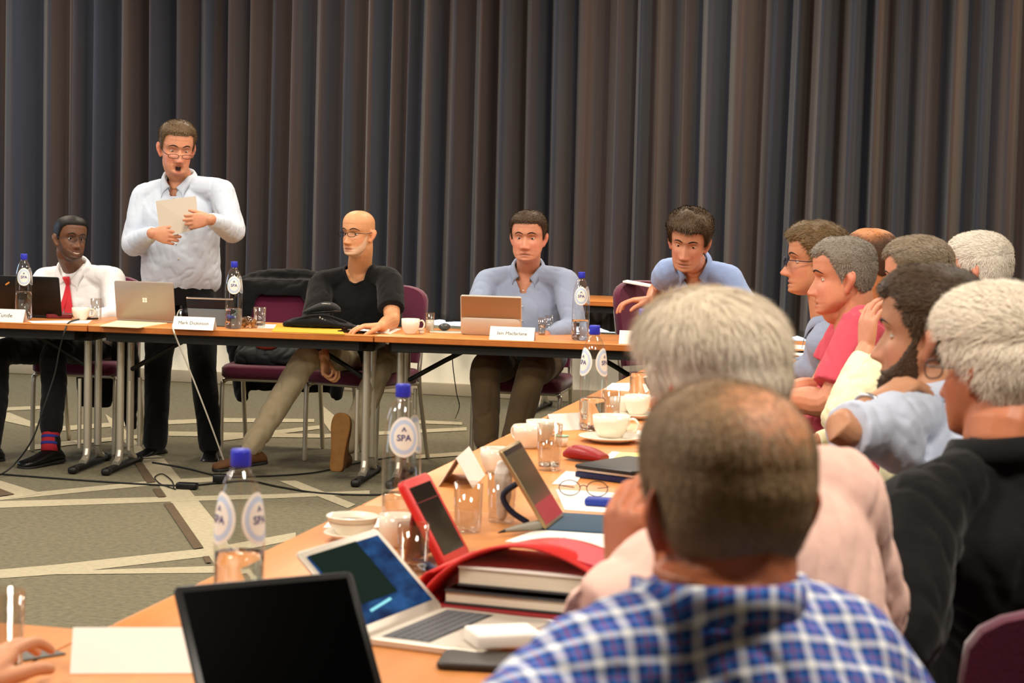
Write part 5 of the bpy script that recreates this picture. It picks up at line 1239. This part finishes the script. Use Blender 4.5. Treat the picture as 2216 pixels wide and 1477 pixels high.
# red tablet case
m_rc = mat('red leather', '#cf2a26', .42, bump=(120,.12,.001)); m_rcd = mat('dark red lining', '#7d0f12', .6)
rt = empty('tablet', 'tablet standing in a red leather case', 'tablet', (-1.094, 4.142, .7405), math.radians(-94))
a_ = math.radians(30.8); F_ = FR(np.array([0,0,.007]), [1,0,0], [0,-math.sin(a_),math.cos(a_)], [0,math.cos(a_),math.sin(a_)])
g = G(); g.add(rslab(.158, .193, .016, (0,.0965,-.008), .014, 5, .003), 0, F_); rc = ob('case', g, m_rc, rt, auto=40)
g = G(); g.add(box(.124, .152, .001, (0,.098,.0004)), 0, F_); ob('screen', g, mat('dark tablet display', '#2c2620', .06, spec=.8), rc, smooth=False)
g = G(); g.add(rslab(.155, .125, .006, (0,.0625,-.003), .012, 4, .001), 0, FR(np.array([0,-.085,.004]), [1,0,0], [0,.12,.99], [0,.99,-.12])); ob('rear_flap', g, m_rcd, rt, auto=40)
# red portfolio with books
fd = empty('portfolio', 'open red leather portfolio arching over white books', 'portfolio', (-.845, 3.805, .7405), -.10)
def arch(u, off=0):   # u 0..1 across x
    x = -.190+.42*u; z = .012+(.128+off)*math.sin(PI*min(1, u*1.02))**.72*(1-.25*u); return x, z
vs = []; n_ = 26
for k in range(n_+1):
    x, z = arch(k/n_)
    for y in (-.125, .10): vs.append((x, y+.02*math.sin(PI*k/n_)*(y > 0), z*(1 if y < 0 else .80)))
fl = ob('flap', (np.array(vs), [(2*k, 2*k+1, 2*k+3, 2*k+2) for k in range(n_)]), m_rc, fd); so = fl.modifiers.new('t', 'SOLIDIFY'); so.thickness = .006
ob('bottom_cover', rslab(.41, .235, .007, (.02,-.01,.004), .012, 4, .002), m_rcd, fd, auto=40)
vs = []
for k in range(13):
    a = PI/2+PI*k/12; vs += [(-.168+.030*math.cos(a)*1.0, -.125, .036+.034*math.sin(a)), (-.168+.030*math.cos(a), .10, .036+.034*math.sin(a))]
sp_ = ob('spine', (np.array(vs), [(2*k, 2*k+1, 2*k+3, 2*k+2) for k in range(12)]), m_rc, fd); so = sp_.modifiers.new('t', 'SOLIDIFY'); so.thickness = .005
st = ob('strap', (np.array([(.02,-.10,.118),(.16,-.10,.088),(.16,.06,.082),(.02,.06,.112)]), [(0,1,2,3)]), mat('rose leather', '#c43a48', .5), fd, smooth=False); so = st.modifiers.new('t', 'SOLIDIFY'); so.thickness = .006; so.offset = 1
ob('clasp', rbox(.030, .020, .008, (.135,.0,.100), .003), m_chr, fd)
m_pages = mat('book pages', '#d5c8b4', .8, stretch=(1,1,60), var=(8,.08)); m_cov = mat('grey book cover', '#3c3a3a', .6)
for lb, z0, th, x0, cx in (('upper thick white book inside the red portfolio', .045, .036, -.125, 0), ('lower white book inside the red portfolio', .009, .026, -.150, 0)):
    b_ = empty('book', lb, 'book', (0,0,0)); M_ = Mat.Translation(Vec((-.845,3.805,.7405))) @ Mat.Rotation(-.10, 4, 'Z'); b_.matrix_world = M_
    ob('pages', box(.285, .20, th-.008, (x0+.145,-.012,z0+th/2)), m_pages, b_, smooth=False); ob('cover', box(.29, .205, .004, (x0+.146,-.012,z0+.002)), m_cov, b_, smooth=False); ob('cover', box(.29, .205, .004, (x0+.146,-.012,z0+th-.002)), m_cov if z0 < .02 else m_paper, b_, smooth=False)
cup('white cup in front of the facing-label bottle', fp(862,1182), 2.4, r=.043, h=.068)
saucer('white saucer under the low cup, left of the facing-label bottle', fp(762,1168), r=.062)
cup('low white bowl-shaped cup on the saucer left of the bottle', fp(762,1164), 2.5, z=.749, r=.058, h=.040)
sheet('napkin', 'white napkin between the low cup and the bottle', 'napkin', [(700,1140),(715,1124),(825,1116),(830,1140)], th=.003)
tumbler('drinking glass behind the corner of the silver laptop', fp(893,1240), .032, .10, .02)
dk = ob('pen', tube([(-.07,0,.012),(.0,0,.013),(.07,.0,.010)], [.006,.010,.006], 10, 3), mat('navy pen', '#1b2144', .5)); dk.location = at(onz(925,1238,.7405)); dk.rotation_euler = (0,0,-.9); tag(dk, 'navy pen between the silver laptop and the red portfolio', 'pen')
# silver laptop with the blue desktop
def desk_screen():
    m = mat('blue desktop', '#16335f', .3, spec=.08, ior=1.15); nt = m.node_tree; N, L = nt.nodes, nt.links; b = N['Principled BSDF']
    t_ = N.new('ShaderNodeTexCoord'); s_ = N.new('ShaderNodeSeparateXYZ'); L.new(t_.outputs['Generated'], s_.inputs[0])
    nz = N.new('ShaderNodeTexNoise'); nz.inputs['Scale'].default_value = 3.5; L.new(t_.outputs['Generated'], nz.inputs['Vector'])
    r = N.new('ShaderNodeValToRGB'); r.color_ramp.elements[0].color = (*hexc('#0a1c40'), 1); r.color_ramp.elements[1].color = (*hexc('#1d4a80'), 1); r.color_ramp.elements[0].position = .35; r.color_ramp.elements[1].position = .75
    L.new(nz.outputs['Fac'], r.inputs[0]); L.new(r.outputs[0], b.inputs['Base Color']); L.new(r.outputs[0], b.inputs['Emission Color']); b.inputs['Emission Strength'].default_value = .22; return m
def windows(L_, F_, w, lid, bz):
    g = G(); g.add(box(w*.58, lid*.62, .0006, (w*.13, lid*.62, .0010)), 0, F_); ob('open_window', g, mat('dark green window', '#12201c', .4, spec=.05, ior=1.1, emit=.15), L_, smooth=False)
    g = G(); g.add(box(w*.30, .005, .0006, (w*.10, lid*.26, .0010)), 0, F_ @ TR((0,0,0),(0,0,-.10))); ob('cursor_streak', g, mat('cyan streak', '#63b8c9', .3, emit=.5), L_, smooth=False)
computer('laptop', 'open silver laptop with blue desktop on its screen', 'laptop', (-1.020, 3.513, .7405), math.radians(-100.7), .292, .215, .191, 46.8, (m_aluw, m_aluw), desk_screen(), None, kmat=m_kwell, bezel=.016, scr_extra=windows)
# black laptop at the near corner
computer('laptop', 'large black laptop at the near corner with dark glossy screen', 'laptop', (-.986, 2.854, .7405), math.radians(-134.7), .290, .2, .215, 34.8, (m_blkp, m_blkp), mat('dark glossy display', '#020202', .25, spec=.06, ior=1.1), None, bezel=.012)
tent('blank white folded card at the near left, beside the black laptop', at(onz(330,1440)), .36, '', .25, .062, .052)
tumbler('drinking glass at the near left edge beside the hand', fp(6,1446), .034, .125, .03)
tr = sheet('notebook', 'small dark grey triangle of a notebook beside the near-left glass', 'notebook', [(38,1398),(72,1392),(142,1412),(42,1428)], th=.003, m=mat('slate card', '#5d5a55', .6))
wb = ob('box', rbox(.115, .085, .026, (0,0,.013), .006, 3), m_paper); wb.location = at(onz(1088,1408,.7405),0,0,.012); wb.rotation_euler = (0,0,.55); tag(wb, 'flat white box on the black wallet, by the plaid sleeve', 'box')
wl = ob('wallet', rslab(.15, .105, .012, (0,0,.006), .012, 4, .003), mat('dark brown leather', '#2a221b', .5), auto=40); wl.location = at(onz(1052,1438,.7405)); wl.rotation_euler = (0,0,.12); tag(wl, 'dark leather wallet under the flat white box', 'wallet')
sheet('paper', 'white paper beside the silver laptop, under the pale pink sleeve', 'paper', [(1120,1345),(1110,1325),(1260,1338),(1240,1366)])
# sheet of paper held by the standing person
c4 = [W(337,435,9.96), W(424,424,9.96), W(431,493,9.872), W(348,517,9.872)]
hp = ob('sheet_of_paper', (np.array([c4[0], c4[1], c4[2], c4[3]]), [(0,3,2,1)]), mat('shaded paper', '#b5a898', .8), smooth=False); so = hp.modifiers.new('t', 'SOLIDIFY'); so.thickness = .0012; so.offset = 0; tag(hp, 'white sheet of paper held in both hands by the standing person', 'paper')  # darker paper tone carries the shade of the tilted sheet
# ---------------------------------------------------------------- jackets, bag on the seat, notebook on the chair back
jk = empty('jacket', 'black jacket draped over the back of the empty burgundy chair', 'jacket', (-3.87, 10.68, 0), .12)
parts = [tube([(-.27,.27,.86),(-.20,.285,.915),(0,.29,.945),(.20,.285,.925),(.27,.27,.87)], [.030,.042,.040,.042,.030], 12, 4),
         loft([(V3(0,.335,.93),V3(.24,0,0),V3(0,.03,0)),(V3(0,.345,.75),V3(.27,0,0),V3(0,.028,0)),(V3(0,.35,.50),V3(.28,0,0),V3(0,.03,0)),(V3(.02,.36,.30),V3(.27,0,0),V3(0,.03,0))],24,3,3),
         loft([(V3(-.19,.215,.92),V3(.06,0,0),V3(0,.022,0)),(V3(-.215,.17,.78),V3(.055,0,0),V3(0,.02,0)),(V3(-.235,.15,.62),V3(.05,0,0),V3(0,.02,0))],14,3,3),
         loft([(V3(.17,.22,.93),V3(.075,0,0),V3(0,.022,0)),(V3(.20,.17,.80),V3(.065,0,0),V3(0,.02,0)),(V3(.235,.15,.62),V3(.055,0,0),V3(0,.02,0))],14,3,3),
         loft([(V3(-.02,.235,.93),V3(.20,0,0),V3(0,.022,0)),(V3(-.02,.205,.885),V3(.205,0,0),V3(0,.02,0)),(V3(-.02,.19,.835),V3(.21,0,0),V3(0,.016,0))],18,3,3), loft([(V3(-.165,.205,.90),V3(.07,0,0),V3(0,.02,0)),(V3(-.19,.175,.80),V3(.045,0,0),V3(0,.02,0)),(V3(-.20,.155,.66),V3(.03,0,0),V3(0,.018,0))],14,3,3), loft([(V3(.14,.21,.90),V3(.09,0,0),V3(0,.02,0)),(V3(.18,.18,.80),V3(.06,0,0),V3(0,.02,0)),(V3(.20,.155,.66),V3(.045,0,0),V3(0,.018,0))],14,3,3),
         tube([(-.30,.27,.88),(-.30,.30,.65),(-.27,.32,.42),(-.25,.33,.27)], [.045,.05,.045,.04], 12, 4), tube([(.29,.27,.88),(.30,.30,.65),(.29,.32,.45),(.28,.33,.30)], [.045,.05,.045,.04], 12, 4)]
jm = fuse(parts, .008, 4); wrinkle(jm, .010, 10, (1,1,.5), seed=9); jm.materials.append(m_black); ob('jacket_cloth', jm, None, jk)
jk2 = empty('jacket', 'long black coat hanging off the chair of the red-tie person', 'coat', (0,0,0))
def Wl(x, y, Y): return W(x, y, Y)
parts = [loft([(Wl(268,735,10.42),V3(.075,0,0),V3(0,.03,0)),(Wl(272,790,10.42),V3(.080,0,0),V3(0,.035,0)),(Wl(272,860,10.42),V3(.070,0,0),V3(0,.03,0)),(Wl(284,928,10.42),V3(.028,0,0),V3(0,.02,0))],18,2.6,4),
         loft([(Wl(215,735,10.72),V3(.14,0,0),V3(0,.03,0)),(Wl(210,800,10.72),V3(.13,0,0),V3(0,.03,0)),(Wl(205,880,10.72),V3(.10,0,0),V3(0,.03,0))],18,2.6,4), tube([Wl(268,745,10.42), Wl(235,745,10.72)], .03, 10, 2)]
jm = fuse(parts, .008, 3); wrinkle(jm, .012, 9, (1,1,.4), seed=12); jm.materials.append(m_black); ob('coat_cloth', jm, None, jk2)
hb2 = empty('handbag', 'dark teal-black bag with red lining on the empty burgundy seat', 'bag', (-3.87, 10.62, .49), .1)
bm_ = fuse([loft([(V3(0,0,.0),V3(.19,0,0),V3(0,.10,0)),(V3(0,0,.06),V3(.185,0,0),V3(0,.10,0)),(V3(0,.01,.12),V3(.15,0,0),V3(0,.07,0)),(V3(0,.02,.17),V3(.11,0,0),V3(0,.04,0))],22,2.8,3)], .007, 3); wrinkle(bm_, .012, 12, seed=2); bm_.materials.append(mat('dark teal nylon', '#171d1e', .6)); ob('bag_body', bm_, None, hb2)
ob('red_lining', ball((0,-.075,.10), (.06,.02,.022)), mat('red lining', '#7a2416', .7), hb2); ob('tag', rbox(.035, .004, .02, (.005,-.082,.13), .002), m_aluw, hb2)
nbk = empty('notebook', 'white notebook balanced on the sideways burgundy chair back', 'notebook', (0,0,0)); p0 = W(1352,608,10.8); p1 = W(1418,620,10.8); dx = p1-p0
ob('pages', (lambda q: (q[0]@FR((p0+p1)/2, nrm(dx), nrm(np.cross(UP, dx)), nrm(np.cross(dx, np.cross(UP, dx))))[:3,:3].T+(p0+p1)/2, q[1]))(rbox(np.linalg.norm(dx), .12, .010, (0,0,0), .002)), m_paper, nbk)
# ---------------------------------------------------------------- cables
def cable(label, pts, r, m, name='cable', cat='cable'): return tag(ob(name, tube(pts, r, 8, 6), m), label, cat)
m_cb = mat('black cable', '#161513', .5); m_cw = mat('white cable', '#cfc8ba', .5)
yf = 9.52
cable('black cable dropping from the far-left table edge to the carpet', [at(fp(208,691),0,.02,.004), at(fp(175,692),0,0,.004), at(onz(150,697,.745)), W(140,716,9.50), W(128,760,9.50), W(118,810,9.49), W(95,880,9.45), W(70,950,9.42), W(30,1005,9.42), onz(-10,1032,.006), onz(-60,1050,.006)], .0042, m_cb)
cable('white cable hanging from the far table edge down to the floor plug', [at(fp(402,686),0,0,.03), at(fp(388,688),0,0,.04), at(fp(380,697),0,0,.012), at(onz(374,703,.75)), W(376,716,9.50), W(385,740,9.54), W(415,812,9.62), W(455,915,9.74), onz(490,1012,.03)], .0040, m_cw)
wp = ob('plug', rbox(.055, .045, .045, (0,0,.0225), .008, 3), mat('white plastic', '#ddd6c8', .4)); wp.location = at(onz(490,1028,0),0,0,.0015); tag(wp, 'white plug at the foot of the white cable', 'plug')
cable('long black cable running across the carpet to the right', [onz(-40,1022,.006), onz(90,1032,.006), onz(200,1040,.006), onz(330,1048,.006), onz(410,1050,.006), onz(475,1044,.006), onz(540,1040,.006), onz(600,1052,.006), onz(690,1066,.006), onz(800,1070,.006), onz(880,1066,.006)], .0045, m_cb)
cable('black cable curving under the empty burgundy chair', [onz(330,1000,.006), onz(400,1012,.006), onz(480,1030,.006), onz(560,1030,.006), onz(680,1022,.006), onz(780,1000,.006), onz(870,985,.006)], .0042, m_cb)
cable('thin black loop of cable on the carpet', [onz(376,1056,.006), onz(372,1040,.006), onz(352,1025,.008), onz(335,1032,.006), onz(345,1045,.006), onz(362,1052,.006), onz(380,1058,.006)], .003, m_cb)
for lb, x, y, s, rz in (('black power adapter on the carpet beside the thin cable loop', 405, 1058, (.10,.05,.03), .1), ('black socket block next to the white plug', 476, 1046, (.07,.05,.045), .4)):
    o = ob('power_adapter', rbox(*s, (0,0,s[2]/2), .006, 2), m_blkp); o.location = at(onz(x,y,0),0,0,.0015); o.rotation_euler = (0,0,rz); tag(o, lb, 'power adapter')
cable('thin cable hanging below the far table beside the khaki legs', [W(977,735,9.86), W(980,790,9.88), W(988,850,9.92), W(994,880,10.0), onz(985,905,.006)], .0025, m_cb)
# ---------------------------------------------------------------- lights, world, camera
def area(name, loc, to, size, power, col, sy=None):
    l = bpy.data.lights.new(name, 'AREA'); l.energy = power; l.color = col; l.size = size
    if sy: l.shape = 'RECTANGLE'; l.size_y = sy
    o = bpy.data.objects.new(name, l); COL.objects.link(o); o.location = loc
    o.rotation_euler = (Vec(to)-Vec(loc)).to_track_quat('-Z', 'Y').to_euler(); return o
WARM = (1, .91, .79)
for i, (x, y) in enumerate([(-5.2, 2.8), (-2.4, 2.4), (.6, 2.4), (-5.0, 6.4), (-2.2, 6.0), (.8, 6.0), (-6.2, 9.6), (-3.6, 9.0), (-1.2, 9.2), (1.4, 9.4)]):
    area('ceiling_lamp', (x, y, 3.35), (x, y+.6, 0), .7, 78 if y < 8 else 44, WARM)
for x in (-6.6, -4.4, -2.2, 0):
    area('ceiling_lamp', (x, 11.9, 3.45), (x, 11.7, 0), .5, 46, (1, .86, .68))
for z in (1.2, 2.6):  # added warm lights raking the curtain folds, no fitting behind them
    area('added_warm_light', (2.9, 12.2, z), (-4.5, 13.8, 1.6), .5, 26, (1, .70, .42))
    area('added_warm_light', (.9, 12.6, 3.3), (-5, 13.9, 1.0), .3, 6, (1, .70, .42))
area('added_cool_light', (-9.2, 11.6, 1.8), (-2.5, 13.8, 1.6), 2.4, 60, (.50, .72, 1.0), 1.2)  # added cool light grazing the curtain folds; the left wall has no window
for x in (-6.5, -4.2, -1.9):
    area('ceiling_lamp', (x, 12.6, 3.45), (x, 13.2, 0), .4, 8, (1, .88, .72))
area('added_cool_light', (-8.6, 3.5, 1.7), (-2, 5, 1.0), 1.6, 50, (.66, .8, 1.0), 3.0)  # second added cool side light, likewise without a window
w = bpy.data.worlds.new('world'); SC.world = w; w.use_nodes = True
w.node_tree.nodes['Background'].inputs[0].default_value = (.75, .87, 1, 1)
w.node_tree.nodes['Background'].inputs[1].default_value = 6.0
cd = bpy.data.cameras.new('camera'); cam = bpy.data.objects.new('camera', cd); COL.objects.link(cam)
cd.sensor_width = 36; cd.sensor_fit = 'HORIZONTAL'; cd.lens = FPX/2216*36; cd.clip_start = .05; cd.clip_end = 100
M4 = np.eye(4); M4[:3,:3] = CR; M4[:3,3] = CO
cam.matrix_world = Mat([tuple(r) for r in M4])
cd.dof.use_dof = True; cd.dof.focus_distance = 9.8; cd.dof.aperture_fstop = 8.5
SC.camera = cam
vs = SC.view_settings; vs.view_transform = 'Standard'; vs.look = 'None'; vs.exposure = 0.15; vs.gamma = 1; vs.use_curve_mapping = False
try: SC.cycles.use_denoising = True; SC.cycles.transparent_max_bounces = 24
except Exception: pass
